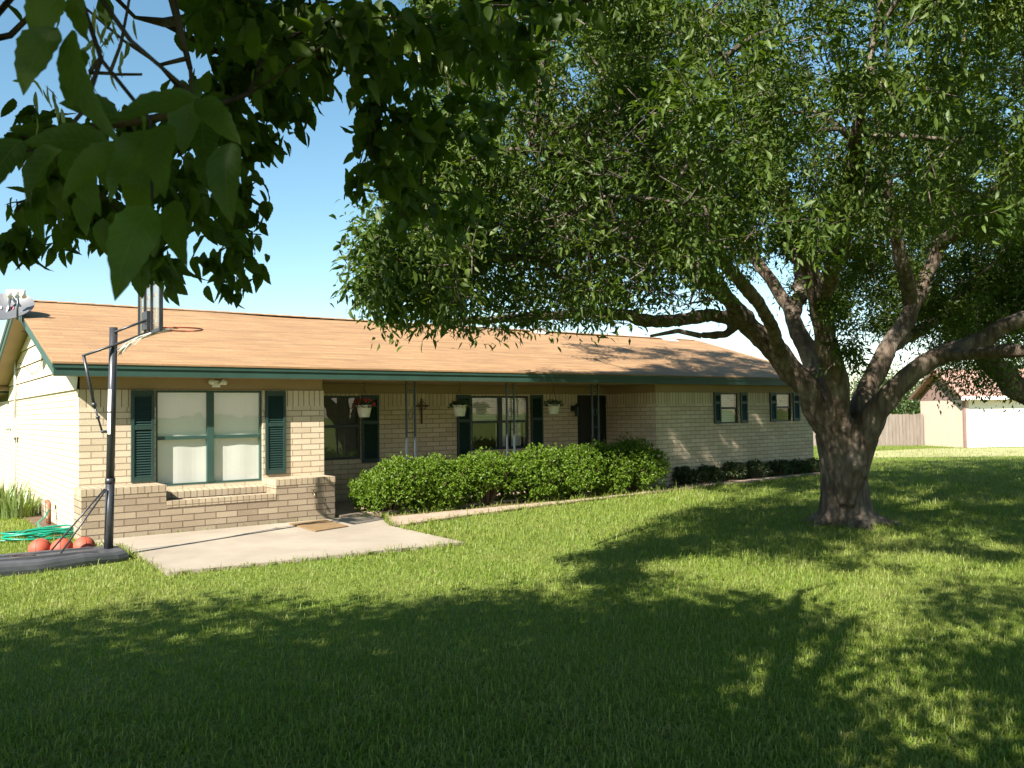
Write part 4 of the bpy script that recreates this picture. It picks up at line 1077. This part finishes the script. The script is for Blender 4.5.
SHX, SHY = -sdir.x/sdir.z, -sdir.y/sdir.z
def lights(P):
    """False where a branch at P would shade the parts of lawn, hedge and roof that stand in the sun"""
    gx, gy = P[0]+SHX*P[2], P[1]+SHY*P[2]
    u, v = toH(P); ku, kv = SHX*hu[0]+SHY*hu[1], SHX*hv[0]+SHY*hv[1]
    dz = (-.45-v)/kv                                # height lost on the way to the eave line
    if dz > 0 and P[2]-dz > 0:
        z, uu = P[2]-dz, u+ku*dz
        return not ((z < 1.7 and uu < 8.4) or (z < 3.2 and uu < 5.4) or (z >= 3.2 and uu < 9))
    return not inpoly(gx, gy, LIT)
cen = loc(np.array([3.6, 10.4, 4.8])); radv = np.array([7.0, 6.2, 4.6])
FLECK = [(709, 690, 24, 7), (765, 680, 28, 8), (735, 672, 10, 4), (805, 652, 22, 8), (825, 643, 16, 6), (824, 671, 9, 4), (757, 706, 7, 3), (917, 695, 12, 4), (902, 720, 14, 6), (912, 672, 12, 5), (930, 725, 14, 5), (1002, 738, 16, 6), (858, 750, 25, 7), (910, 760, 22, 7),
    (990, 712, 10, 5), (595, 657, 6, 3), (800, 590, 55, 15), (745, 580, 30, 9), (910, 630, 36, 9), (1000, 632, 30, 7), (700, 566, 40, 8), (860, 606, 20, 6), (985, 575, 30, 8), (930, 560, 30, 6)]
FLG = np.array([[*gp(x, y), abs(gp(x+rx, y)[0]-gp(x, y)[0])+.16, abs(gp(x, y-ry)[1]-gp(x, y+ry)[1])/2+.16] for x, y, rx, ry in FLECK])
WSP = np.array([(rng.uniform(11.3, 16.2), rng.uniform(.25, 1.75), rng.uniform(.10, .20)) for _ in range(20)])
def fleck(P):
    u, v = toH(P); ku, kv = SHX*hu[0]+SHY*hu[1], SHX*hv[0]+SHY*hv[1]; dz = -v/kv
    if dz > 0 and 0 < P[2]-dz < 2 and np.any((((u+ku*dz-WSP[:, 0])/(WSP[:, 2]*1.3))**2+((P[2]-dz-WSP[:, 1])/WSP[:, 2])**2) < 1): return True
    gx, gy = P[0]+SHX*P[2], P[1]+SHY*P[2]
    return bool(np.any(((gx-FLG[:, 0])/FLG[:, 2])**2+((gy-FLG[:, 1])/FLG[:, 3])**2 < 1))
def ok_main(t, ex=0):
    P = t+np.array([TB[0], TB[1], 0]); x, y, z = proj(P); x, y = x[0], y[0]
    if P[2] < 2.2 or z[0] < 4.5: return False
    if P[1] < 11.6: lim = np.interp(x, [340, 362, 400, 450, 520, 600, 680, 760, 800, 860, 900, 1024, 1300], [150, 290, 330, 316, 304, 300, 285, 262, 258, 250, 235, 235, 260])
    else: lim = np.interp(x, [340, 362, 400, 450, 520, 600, 680, 760, 800, 860, 900, 940, 1024, 1300], [150, 290, 330, 316, 304, 300, 292, 285, 315, 345, 326, 335, 335, 330])
    if y > lim+ex: return False
    lx = np.interp(y, [-400, 0, 150, 250, 330], [250, 420, 400, 352, 362])
    return x > lx and bool(lights(P)) and not fleck(P)
rg = np.random.default_rng(5)
TT = crown_targets(rg, 135, 18, cen, radv, ok_main, .40, .48)
def fill(n, x0, x1, y0, y1, Y0, Y1, ex=0):
    o = []; k = 0
    while len(o) < n and k < n*60:
        k += 1; t = loc(at(rg.uniform(x0, x1), rg.uniform(y0, y1), rg.uniform(Y0, Y1)))
        if ok_main(t, ex): o.append(t)
    return np.array(o).reshape(-1, 3)
drop = fill(170, 362, 480, 120, 335, 4.9, 6.8); low = fill(200, 470, 720, 150, 300, 6, 10.5); front = fill(300, 600, 1080, -150, 240, 7, 10)
sprig = np.array([loc(at(rg.uniform(822, 860), rg.uniform(300, 375), rg.uniform(10.2, 10.6))) for _ in range(12)])
back = fill(560, 825, 1050, 180, 335, 12.0, 19)
def shade(n, pick, tmin, tmax, ok, org):
    o = []; k = 0
    while len(o) < n and k < n*80:
        k += 1; t = np.array(pick())+np.array(sdir)*rg.uniform(tmin, tmax)-org
        if ok(t): o.append(t)
    return np.array(o).reshape(-1, 3)
ORG = np.array([TB[0], TB[1], 0])
hedge_sh = shade(130, lambda: W(rg.uniform(8.9, 10.9), -.5, rg.uniform(.2, 1.1)), 4.5, 12, ok_main, ORG)
roofs = shade(430, lambda: (lambda vv_: W(rg.uniform(10.5, 16.8), vv_, EZ+SL*(vv_-EV)))(rg.uniform(-.2, 2.6)), 3.5, 11, ok_main, ORG)
wallc = shade(420, lambda: W(rg.uniform(8.7, 16.6), -.1, rg.uniform(.1, 2.3)), 4.5, 13, ok_main, ORG)
eave = shade(150, lambda: W(rg.uniform(6.2, 12), -.3, rg.uniform(2.0, 2.7)), 4.5, 12, ok_main, ORG)
GSH = [gp(x, y) for x, y in ((600, 565), (640, 535), (720, 508), (830, 478), (1060, 459), (1060, 560), (860, 575), (740, 562))]
def pick_g():
    while True:
        p = gp(rg.uniform(600, 1060), rg.uniform(459, 575))
        if inpoly(p[0], p[1], GSH): return (p[0], p[1], 0)
lawn = shade(620, pick_g, 4, 11, ok_main, ORG)
print('shade', len(wallc), len(eave), len(lawn), len(back))
TT = np.concatenate([TT, drop, low, front, fill(110, 430, 735, 285, 332, 6.5, 10, 22), back, wallc, eave, lawn, hedge_sh, roofs, sprig]); n_leafy = len(TT)
bare = np.concatenate([fill(160, 430, 720, 290, 338, 6.5, 10, 30), fill(1700, 470, 760, 110, 312, 6.5, 11.5), fill(350, 760, 1040, 60, 320, 9, 13)]); TT = np.concatenate([TT, bare])
print('main targets', n_leafy, len(bare))
sec = TT[rg.permutation(n_leafy)[:170]]
for t in sec:
    A_n = np.array(T.n); dd = np.linalg.norm(A_n-t, axis=1)+.9*np.abs(A_n[:, 2]-t[2])*(A_n[:, 2] > t[2]); i = int(np.argmin(dd)); a = A_n[i]; L_ = np.linalg.norm(t-a)
    if L_ < .7 or T.r[i] < .022: continue
    r0 = min(T.r[i]*.8, .024+.013*L_); m = (a+t)/2+np.array([0, 0, .16*L_])+rg.normal(0, .07*L_, 3)
    T.limb([a, m, t], [r0, r0*.7, .010], i, .25, .03)
NT = len(T.n); tips = T.grow(TT, .26, .0050, 2.2, .10, .06)
tree_wood(mtrunk, T, NT, M['bark'], M['twig'], mt, .045, .028, 1)
from mathutils import noise as mnoise
C = []; O = []
for i, ti in tips:
    p = np.array(T.n[i]); d = p-np.array(T.n[T.p[i]]); k = mnoise.noise(Vector(p*.75))+.5*mnoise.noise(Vector(p*1.9)+Vector((7, 0, 0)))
    xx, yy, zz = proj(p+ORG); thin = .34 if (480 < xx[0] < 735 and yy[0] > 120 and p[1]+ORG[1] < 11) else 1.
    n = int(np.clip((6.0+11*k)*thin, 1, 13)) if ti < n_leafy else (1 if ti % 3 == 0 else 0)
    for j in range(n): C.append(p-d*rg.uniform(0, 1.6)); O.append(d)
C = np.array(C); O = unit(np.array(O))
nr_ = (C+ORG)[:, 1] < 9.0
vv, q, _ = clump_leaves(rg, C[~nr_], O[~nr_], 15, .085, .076, .025, 'simple', .3, .5)
va, qa, _ = clump_leaves(rg, C[nr_], O[nr_], 18, .085, .064, .021, 'mid', .3, .5)
fastmesh('crown', np.concatenate([vv, va]), np.concatenate([q, qa+len(vv)]), M['leaf'], mt); print('main leaves', len(q), len(qa)//6)

# second tree beyond the right edge of the picture
SB = np.array([11.6, 16.6, 0]); s2 = empty('shade_tree', SB); tag(s2, 'shaded tree leaning in from the right picture edge in front of the garage', 'tree')
T2 = Tree(13); l2 = lambda P: np.asarray(P)-SB
strunk = trunk_mesh('trunk', [(tc(-.05), .55, .5), (tc(.1), .45, .42), (tc(.3), .38, .36), (tc(.8), .34, .33), (tc(1.2, -.03), .35, .33), (tc(1.45, -.05), .28, .26)], M['bark'], s2, 36, 9)
T2.limb([(-.05, 0, 1.0), l2(at(1045, 408, 16.5)), l2(at(1012, 384, 16.4)), l2(at(985, 358, 16.2)), l2(at(962, 332, 15.9)), l2(at(935, 295, 15.5)), l2(at(900, 250, 15))], [.26, .25, .22, .18, .14, .09, .05])
T2.limb([(0, .05, 1.0), (.3, .3, 2.2), (.6, .8, 3.6), (.8, 1.2, 5.2)], [.26, .22, .15, .06])
T2.limb([(.05, 0, 1.0), (.9, -.4, 2.1), (2.0, -1.0, 3.2), (3.2, -1.6, 4.2)], [.24, .2, .14, .06])
T2.limb([(0, -.05, 1.0), (-.3, -.9, 2.3), (-.6, -2.0, 3.6), (-.9, -3.0, 4.8)], [.24, .18, .12, .05])
rg = np.random.default_rng(8)
def ok2(t):
    P = t+SB; x, y, z = proj(P); x, y = x[0], y[0]
    lim = np.interp(x, [860, 905, 940, 985, 1024, 1300], [300, 345, 372, 388, 392, 392]); return P[2] > 2.0 and y < lim and P[1] > 11
TT = crown_targets(rg, 100, 14, np.array([-.3, .3, 4.4]), np.array([5.2, 4.6, 3.2]), ok2, .4, .45)
ex = np.array([l2(at(rg.uniform(930, 1024), rg.uniform(325, 390), rg.uniform(15, 18.5))) for _ in range(120)])
NT = len(T2.n); tips = T2.grow(np.concatenate([TT, ex]), .28, .0035, 2.2, .1, .05)
tree_wood(strunk, T2, NT, M['bark'], M['twig'], s2, .06, .035, 2)
C = np.array([T2.n[i] for i, _ in tips]); O = unit(np.array([np.array(T2.n[i])-np.array(T2.n[T2.p[i]]) for i, _ in tips]))
vv, q, _ = clump_leaves(rg, C, O, 34, .19, .095, .032, 'simple', .3); fastmesh('crown', vv, q, M['leaf'], s2)

# the tree the photographer stands under: its trunk is behind the camera, its branches hang into view
NB = np.array([-3.2, -3.4, 0]); nt_ = empty('overhanging_tree', NB); tag(nt_, 'broad leaved tree whose dark branches hang down across the upper left', 'tree')
T3 = Tree(17); l3 = lambda P: np.asarray(P)-NB
ntrunk = trunk_mesh('trunk', [(tc(-.05), .5, .46), (tc(.1), .40, .38), (tc(.3), .33, .32), (tc(.9), .29, .29), (tc(1.6), .28, .28), (tc(2.1), .29, .27), (tc(2.4), .24, .22)], M['bark'], nt_, 36, 2)
T3.limb([(0, 0, 2.0), l3((-2.4, -2.0, 3.5)), l3((-1.6, -.2, 4.4)), l3((-1.0, 1.4, 4.6)), l3((-.5, 2.6, 4.5)), l3((.2, 3.4, 4.2))], [.2, .16, .11, .07, .035, .012])
T3.limb([(0, 0, 2.0), l3((-1.6, -2.6, 3.6)), l3((.2, -1.2, 4.5)), l3((1.4, .2, 4.8)), l3((2.0, .9, 4.9))], [.2, .15, .09, .04, .012])
T3.limb([(0, 0, 2.0), l3((-3.8, -2.2, 3.6)), l3((-4.4, -.4, 4.5)), l3((-4.8, 1.2, 4.8)), l3((-5.2, 2.2, 4.6))], [.2, .15, .09, .045, .015])
T3.limb([(0, 0, 2.1), l3((-3.0, -3.2, 4.2)), l3((-2.6, -2.0, 6.0)), l3((-2.2, -1.2, 7.4))], [.18, .15, .1, .05])
T3.limb([(0, 0, 2.0), l3((-5.2, -4.0, 3.8)), l3((-7.2, -4.2, 5.0))], [.18, .13, .06])
T3.limb([l3((-2.4, -2.0, 3.5)), l3((-2.3, -.5, 3.7)), l3((-1.9, 1.0, 3.6)), l3((-1.6, 2.2, 3.3)), l3((-1.3, 2.9, 3.0))], [.08, .05, .028, .015, .007], T3.nearest(l3((-2.4, -2.0, 3.5))))
rg = np.random.default_rng(21)
def ok3(t):
    P = t+NB
    if P[2] < 2.9: return False
    if P[1]+1.05*P[2] > 7.5+.35*math.sin(P[0]*1.7)+.25*math.sin(P[0]*3.9): return False
    if fleck(P): return False
    x, y, z = proj(P); x, y, z = x[0], y[0], z[0]
    return not (z > .05 and -60 < x < 1090 and y > -85)
TT = crown_targets(rg, 110, 13, l3(np.array([-2.3, -.2, 4.9])), np.array([5.6, 5.0, 2.6]), ok3, .25, .42)
blobs = [(285, 16, 85, 26, 2.5, 17), (345, 40, 85, 32, 2.3, 20), (440, 36, 100, 36, 2.7, 24), (400, 115, 55, 45, 3.2, 20), (450, 150, 60, 55, 3.7, 15), (402, 205, 36, 40, 3.7, 9), (380, 175, 34, 40, 3.4, 9),
         (240, 100, 36, 40, 3.0, 15), (252, 165, 34, 46, 3.1, 15), (243, 232, 22, 36, 3.2, 11), (230, 285, 17, 16, 3.2, 5), (190, 210, 30, 30, 2.7, 8), (166, 262, 22, 17, 2.6, 6), (108, 232, 24, 22, 2.7, 6), (18, 252, 18, 13, 2.9, 5),
         (540, 15, 60, 22, 3.0, 9), (30, 135, 40, 22, 2.1, 5), (60, 195, 60, 40, 2.4, 11), (165, 150, 60, 45, 2.3, 13), (288, 85, 28, 46, 2.9, 18), (500, 95, 60, 40, 3.9, 10), (450, 215, 40, 40, 4.2, 7), (225, 12, 28, 14, 2.4, 4), (505, 40, 60, 30, 3.0, 10)]
ex = []
for cx, cy, rx, ry, Y, n in blobs:
    for _ in range(n):
        a = rg.uniform(0, 6.28); r = math.sqrt(rg.uniform(0, 1)); ex.append(l3(at(cx+rx*r*math.cos(a), cy-6+ry*r*math.sin(a), Y+rg.normal(0, .22))))
FSH = [gp(x, y) for x, y in ((-250, 622), (0, 618), (150, 608), (300, 596), (430, 590), (540, 584), (640, 640), (760, 700), (780, 790), (-250, 790))]
def pick_f():
    while True:
        p = gp(rg.uniform(-250, 780), rg.uniform(584, 790))
        if inpoly(p[0], p[1], FSH): return (p[0], p[1], 0)
fore = shade(620, pick_f, 4.6, 9.5, ok3, NB)
fore2 = shade(120, lambda: (*gp(rg.uniform(620, 1060), rg.uniform(618, 790)), 0), 4.2, 9.5, ok3, NB)
TT = np.concatenate([TT, fore, fore2])
n_out = len(TT); AL = np.concatenate([TT, np.array(ex)])
# hand placed large leaves right in front of the lens: (base, tip, width px, distance)
BIG = [((150, 205), (121, 292), 44, .80), ((160, 128), (103, 190), 36, .82), ((168, 124), (163, 192), 30, .80), ((198, 98), (112, 128), 34, .86), ((202, 98), (240, 136), 30, .9), ((232, 142), (224, 214), 36, .88), ((203, 150), (236, 196), 30, .95),
       ((128, 145), (58, 196), 38, .84), ((62, 150), (-4, 204), 42, .9), ((112, 150), (26, 128), 34, .95), ((45, 185), (36, 236), 24, .95), ((22, 140), (-14, 190), 34, .9), ((152, 158), (136, 216), 40, .9), ((120, 120), (60, 100), 30, 1.05),
       ((58, 28), (16, 88), 40, .85), ((62, -6), (26, 38), 42, .85), ((72, 30), (82, 112), 30, .86), ((78, -8), (86, 44), 28, .9), ((84, 50), (68, 106), 28, .92), ((175, 200), (185, 262), 26, 1.1), ((90, 190), (84, 232), 22, 1.1), ((195, 100), (180, 150), 34, .95), ((145, 130), (148, 90), 26, 1.1), ((70, 145), (100, 205), 32, 1.0), ((205, 110), (210, 160), 36, 1.0)]
T3n = []
for tgt_ in ((60, -25, .95), (190, 92, .95), (150, 120, .9), (60, 140, 1.0), (232, 138, .98), (150, 195, .9)): T3n.append(l3(at(*tgt_)))
T3.limb([l3((-2.4, -2.0, 3.5)), l3((-1.6, -.6, 3.3)), l3((-.95, .3, 2.95)), l3(at(60, -60, 1.05)), l3(at(100, 60, 1.0)), l3(at(150, 120, .95)), l3(at(152, 200, .86))], [.05, .03, .014, .0055, .0035, .0025, .0018], T3.nearest(l3((-2.4, -2.0, 3.5))))
T3.limb([l3(at(60, -60, 1.05)), l3(at(130, 40, 1.05)), l3(at(190, 92, .98)), l3(at(232, 140, .95))], [.0045, .0035, .0025, .002], T3.nearest(l3(at(60, -60, 1.05))))
T3.limb([l3(at(100, 60, 1.0)), l3(at(85, 110, .98)), l3(at(50, 150, .98)), l3(at(15, 150, .98))], [.0035, .003, .0025, .002], T3.nearest(l3(at(100, 60, 1.0))))
# bare curved twigs against the sky
T3.limb([l3(at(165, -30, 1.7)), l3(at(180, 30, 1.7)), l3(at(190, 70, 1.7)), l3(at(192, 90, 1.7))], [.009, .007, .005, .004], T3.nearest(l3(at(60, -60, 1.05))))
T3.limb([l3(at(190, 58, 1.7)), l3(at(160, 65, 1.7)), l3(at(125, 42, 1.65)), l3(at(85, 8, 1.6))], [.005, .004, .0035, .003], T3.nearest(l3(at(188, 60, 1.7))))
T3.limb([l3(at(90, 72, 1.5)), l3(at(115, 74, 1.5)), l3(at(142, 74, 1.5))], [.004, .0035, .003], T3.nearest(l3(at(100, 60, 1.0))))
T3.limb([l3(at(110, 73, 1.5)), l3(at(120, 45, 1.5)), l3(at(127, 10, 1.5)), l3(at(132, -20, 1.5))], [.004, .0035, .003, .003], T3.nearest(l3(at(112, 73, 1.5))))
T3.limb([l3(at(-30, 45, 1.3)), l3(at(10, 35, 1.3)), l3(at(30, 15, 1.3)), l3(at(60, -10, 1.3))], [.006, .006, .005, .004], T3.nearest(l3(at(60, -60, 1.05))))
NT = len(T3.n); tips = T3.grow(AL, .22, .0028, 2.2, .12, .04)
tree_wood(ntrunk, T3, NT, M['bark'], M['near_bark'], nt_, .06, .035, 3)
tin = np.array([ti >= n_out for _, ti in tips]); C = np.array([T3.n[i] for i, _ in tips]); O = unit(np.array([np.array(T3.n[i])-np.array(T3.n[T3.p[i]]) for i, _ in tips]))
v1, q1, w1 = clump_leaves(rg, C[~tin], O[~tin], 36, .19, .105, .052, 'broad', .5)
def strand_leaves(C, O, per):
    n = len(C); P = np.repeat(C, per, 0)-np.repeat(O, per, 0)*rg.uniform(0, .17, (n*per, 1))+rg.normal(0, .022, (n*per, 3)); D = rg.normal(0, .6, (n*per, 3))+np.repeat(O, per, 0)*.4; D[:, 2] -= .75
    L_ = rg.uniform(.05, .095, n*per); return leaf_geo(P, D, rg.normal(0, .8, (n*per, 3))+np.array([0, -.6, .5]), L_, L_*rg.uniform(.42, .58, n*per), 'fine')
v2, q2, w2 = strand_leaves(C[tin], O[tin], 13)
P = []; D = []; Nn = []; L_ = []; Wd = []
for (bx, by), (tx, ty), w, Y in BIG:
    a = l3(at(bx, by, Y)); c = l3(at(tx, ty, Y-.03+rg.normal(0, .02))); P.append(a); D.append(c-a); L_.append(np.linalg.norm(c-a)); Wd.append(w*Y/FPX)
    Nn.append(np.array([rg.normal(0, .35), -1, rg.normal(.5, .35)]))
v3, q3, w3 = leaf_geo(np.array(P), np.array(D), np.array(Nn), np.array(L_), np.array(Wd), 'fine')
fastmesh('crown', np.concatenate([v1, v2, v3]), np.concatenate([q1, q2+len(v1), q3+len(v1)+len(v2)]), M['near_leaf'], nt_, None, np.concatenate([w1, w2, w3]))
# hanging bunches of winged seeds
for cx, cy, Y in ((310, 30, 2.2), (325, 45, 2.2), (300, 15, 2.2), (400, 30, 2.3), (420, 25, 2.4), (425, 40, 2.4), (95, 35, 1.6), (100, 55, 1.6), (105, 25, 1.6), (420, 10, 2.3), (520, 12, 2.9), (445, 60, 2.6), (385, 20, 2.3), (50, 90, 1.5), (345, 20, 2.2)):
    c = l3(at(cx, cy, Y)); P = []; D = []
    for _ in range(11): P.append(c+rg.normal(0, .022, 3)); d = rg.normal(0, .35, 3); d[2] -= 1; D.append(d)
    n = len(P); vv, q, _ = leaf_geo(np.array(P), np.array(D), rg.normal(0, 1, (n, 3)), rg.uniform(.03, .05, n), rg.uniform(.007, .010, n), 'broad'); fastmesh('seed_bunch', vv, q, M['seed'], nt_)

# ------------------------------------------------------------------ beyond the lawn: fence, garage, far trees
GA = R(5); GP = np.array([17.5, 32.7, 0]); ga = empty('white_garage', GP, GA); tag(ga, 'small cream garage with red shingle roof and white door beyond the lawn', 'garage')
GD, GW, GE = 2.95, 6.2, 1.98; rv = GD/2; gz = 3.12
MB().box(0, .12, 0, GD, 0, GE).box(GW-.12, GW, 0, GD, 0, GE).box(.12, GW-.12, GD-.12, GD, 0, GE).box(.12, .2, 0, .12, 0, GE).box(5.0, GW-.12, 0, .12, 0, GE).box(.2, 5.0, .0, .12, 1.86, GE).build('wall', M['panel'], ga)
gs = (gz-GE)/(rv+.3)
for x0, x1 in ((-.004, .11), (GW-.11, GW+.004)): MB().prism([(x0, 0, GE-.12), (x0, GD, GE-.12), (x0, GD, GE), (x0, rv, gz-.1), (x0, 0, GE)], (x1-x0, 0, 0)).build('gable', M['maroon'], ga)
for x0 in (-.03, GW-.06): MB().box(x0, x0+.09, -.03, .06, 0, GE-.13).build('corner_trim', M['maroon'], ga)
b = MB()
Lg = math.hypot(rv+.3, gz-GE)
for sgn in (0, 1):
    y0, y1 = (-.3, rv) if not sgn else (GD+.3, rv)
    b.face([(-.3, y0, GE), (GW+.3, y0, GE), (GW+.3, y1, gz), (-.3, y1, gz)], [(0, 0), (GW, 0), (GW, Lg), (0, Lg)])
    b.face([(-.3, y0, GE-.04), (-.3, y1, gz-.04), (GW+.3, y1, gz-.04), (GW+.3, y0, GE-.04)])
    for x in (-.3, GW+.3): b.face([(x, y0, GE-.04), (x, y0, GE), (x, y1, gz), (x, y1, gz-.04)])
b.build('roof', M['shingle_red'], ga)
MB().box(-.28, GW+.28, -.325, -.30, GE-.13, GE+.01).build('fascia', M['garage_white'], ga)
for y0 in (GD+.3, -.3): MB().obox((-.315, y0, GE-.06), (-.315, rv, gz-.06), .03, .14).build('rake_board', M['wood_dark'], ga)
b = MB()
for k in range(4): b.box(.2, 5.0, .03, .07, .01+k*.4625, .455+k*.4625)
dr = b.build('garage_door', M['garage_white'], ga)
MB().box(2.5, 2.7, .0, .03, .22, .26).build('handle', M['pole'], dr)

fn = empty('wooden_fence', (0, 0, 0)); tag(fn, 'weathered grey board privacy fence running left from the garage', 'fence')
p0 = W(0, 0); gb = Matrix.Rotation(GA, 3, 'Z') @ Vector((-.06, GD*.9, 0)) + Vector(GP)
fa, fb_ = Vector((5.0, 38.2, 0)), Vector((gb.x, gb.y, 0)); n = 92; dv_ = (fb_-fa)/n; w_ = dv_.length; dn = dv_.normalized(); nn_ = Vector((dn.y, -dn.x, 0))
b = MB(); rg = np.random.default_rng(2)
for i in range(n):
    a = fa+dv_*i; h = 1.32+rg.normal(0, .012); o_ = nn_*rg.normal(0, .004)
    b.prism([a+o_, a+dn*(w_-.008)+o_, a+dn*(w_-.008)+o_+Vector((0, 0, h)), a+o_+Vector((0, 0, h))], nn_*.02)
b.build('boards', M['fence'], fn)
b = MB()
for z in (.3, 1.0): b.obox(fa-nn_*.03+Vector((0, 0, z)), fb_-nn_*.03+Vector((0, 0, z)), .04, .09)
b.build('rail', M['fence'], fn)
for i in range(0, n+1, 13): b = MB(); a = fa+dv_*i-nn_*.06; b.box(a.x-.045, a.x+.045, a.y-.045, a.y+.045, 0, 1.25); b.build('post', M['fence'], fn)
def far_tree(c, h, r, seed, lab):
    e = empty('background_tree', c); tag(e, lab, 'tree', 'trees beyond the fence'); rg = np.random.default_rng(seed); t = Tree(seed)
    t.limb([(0, 0, 0), (.1, 0, h*.3), (0, .1, h*.55), (.1, 0, h*.8)], [.22, .18, .12, .04], step=.5)
    TT = crown_targets(rg, 26, 9, np.array([0, 0, h*.58]), np.array([r, r, h*.42]), lambda p: p[2] > .7, .35, .55)
    tips = t.grow(TT, .6, .008, 2.2, .1, .08); branch_mesh('trunk', t.n, t.p, t.r, M['twig'], e)
    C = np.array([t.n[i] for i, _ in tips]); O = unit(np.array([np.array(t.n[i])-np.array(t.n[t.p[i]]) for i, _ in tips]))
    vv, q, _ = clump_leaves(rg, C, O, 30, .38, .17, .075, 'simple', .2); fastmesh('crown', vv, q, M['far_leaf'], e)
for i, (x, y, Y, h, r, lab) in enumerate(((905, 445, 46, 3.0, 2.0, 'small green tree showing over the fence beside the garage'), (872, 445, 52, 3.6, 2.4, 'green tree behind the fence, partly hidden by the forked trunk'), (985, 445, 50, 4.6, 2.8, 'tree behind the garage roof at the right'), (1040, 445, 56, 5.0, 3.2, 'tree behind the garage toward the right picture edge'))):
    p = at(x, 415, Y); far_tree((p[0], p[1], 0), h, r, 60+i, lab)

# ------------------------------------------------------------------ grass: blades over the lawn
rg = np.random.default_rng(31); NG = 460000
d = np.exp(rg.uniform(math.log(1.7), math.log(42), NG)); x = rg.uniform(-.78, .78, NG)*d*1.05
Y = d; X = x
u_, v_ = (X-HO[0])*hu[0]+(Y-HO[1])*hu[1], (X-HO[0])*hv[0]+(Y-HO[1])*hv[1]
keep = ~((u_ > -.02) & (u_ < 16.8) & (v_ > -.56) & (v_ < 8.1))
for poly in (PATIO, WALK, PORCH, BED, BEDL): keep &= ~inpoly(X, Y, poly)
keep &= ~(inpoly(X, Y, DRIVE) & (rg.uniform(0, 1, NG) < .55))
bu, bv = u_+.05, v_+2.15
keep &= ~((bu > -1.4) & (bu < .14) & (np.abs(bv+.03) < .33))
keep &= ((X-TB[0])**2+(Y-TB[1])**2) > .42**2
X, Y, d = X[keep], Y[keep], d[keep]; n = len(X)
eX = []; eY = []
for poly in (PATIO, WALK, [(TB[0]+.40*math.cos(a)*rg.uniform(.9, 1.3), TB[1]+.40*math.sin(a)) for a in np.linspace(0, 6.28, 24)]):
    cxy = np.mean(np.array(poly), 0)
    for i in range(len(poly)):
        a, b = np.array(poly[i]), np.array(poly[(i+1) % len(poly)]); L_ = np.linalg.norm(b-a); m = int(L_*130); t = rg.uniform(0, 1, (m, 1)); q = a+(b-a)*t
        nrm = np.array([(b-a)[1], -(b-a)[0]])/max(L_, 1e-6); nrm = nrm if np.dot(nrm, (a+b)/2-cxy) > 0 else -nrm
        q = q+nrm*(np.abs(rg.normal(0, .025, (m, 1)))-.012); eX.append(q[:, 0]); eY.append(q[:, 1])
eX = np.concatenate(eX); eY = np.concatenate(eY); uu_, vv_ = (eX-HO[0])*hu[0]+(eY-HO[1])*hu[1], (eX-HO[0])*hv[0]+(eY-HO[1])*hv[1]
kk = ~((vv_ > -.85) & (uu_ > -.1)); eX, eY = eX[kk], eY[kk]
X = np.concatenate([X, eX]); Y = np.concatenate([Y, eY]); d = np.concatenate([d, eY]); n = len(X); EDGE = np.arange(n) >= n-len(eX)
sc = np.clip(d/6, .75, 3.2)**.75
patch = np.sin(X*1.3+np.sin(Y*.9)*1.5)*np.sin(Y*1.1+np.sin(X*.7)*1.2)
hgt = (.036+.008*patch+.013*rg.normal(0, 1, n)).clip(.014, .09)*np.where(d < 7, 1+.55*(7-np.minimum(d, 7))/5, 1)*np.clip(sc, .9, 1.9)*np.where(EDGE, rg.uniform(1., 1.9, n), 1)*np.where(rg.uniform(0, 1, n) < .03, 1.6, 1); wid = (.0042*sc+.0028*np.clip((7-d)/4, 0, 1))*rg.uniform(.7, 1.3, n)
a = rg.uniform(0, 2*math.pi, n); ln = rg.uniform(.2, 1.5, n); D = np.stack([np.cos(a), np.sin(a)], 1); Sd = np.stack([-np.sin(a), np.cos(a), 0*a], 1)*wid[:, None]
P = np.stack([X, Y, 0*X], 1)
mid = P+np.stack([D[:, 0]*hgt*ln*.30, D[:, 1]*hgt*ln*.30, hgt*(.68-.12*ln)], 1); tip = P+np.stack([D[:, 0]*hgt*ln, D[:, 1]*hgt*ln, hgt*(1.05-.45*ln)], 1)
V = np.stack([P-Sd*.5, P+Sd*.5, mid+Sd*.45, mid-Sd*.45, tip], 1).reshape(-1, 3); i = np.arange(n)[:, None]*5
o = fastmesh('grass', V, np.concatenate([i, i+1, i+2, i+3], 1), M['grass'], None, np.concatenate([i+3, i+2, i+4], 1)); tag(o, 'short green lawn grass in sun and tree shade', 'grass', kind='stuff')
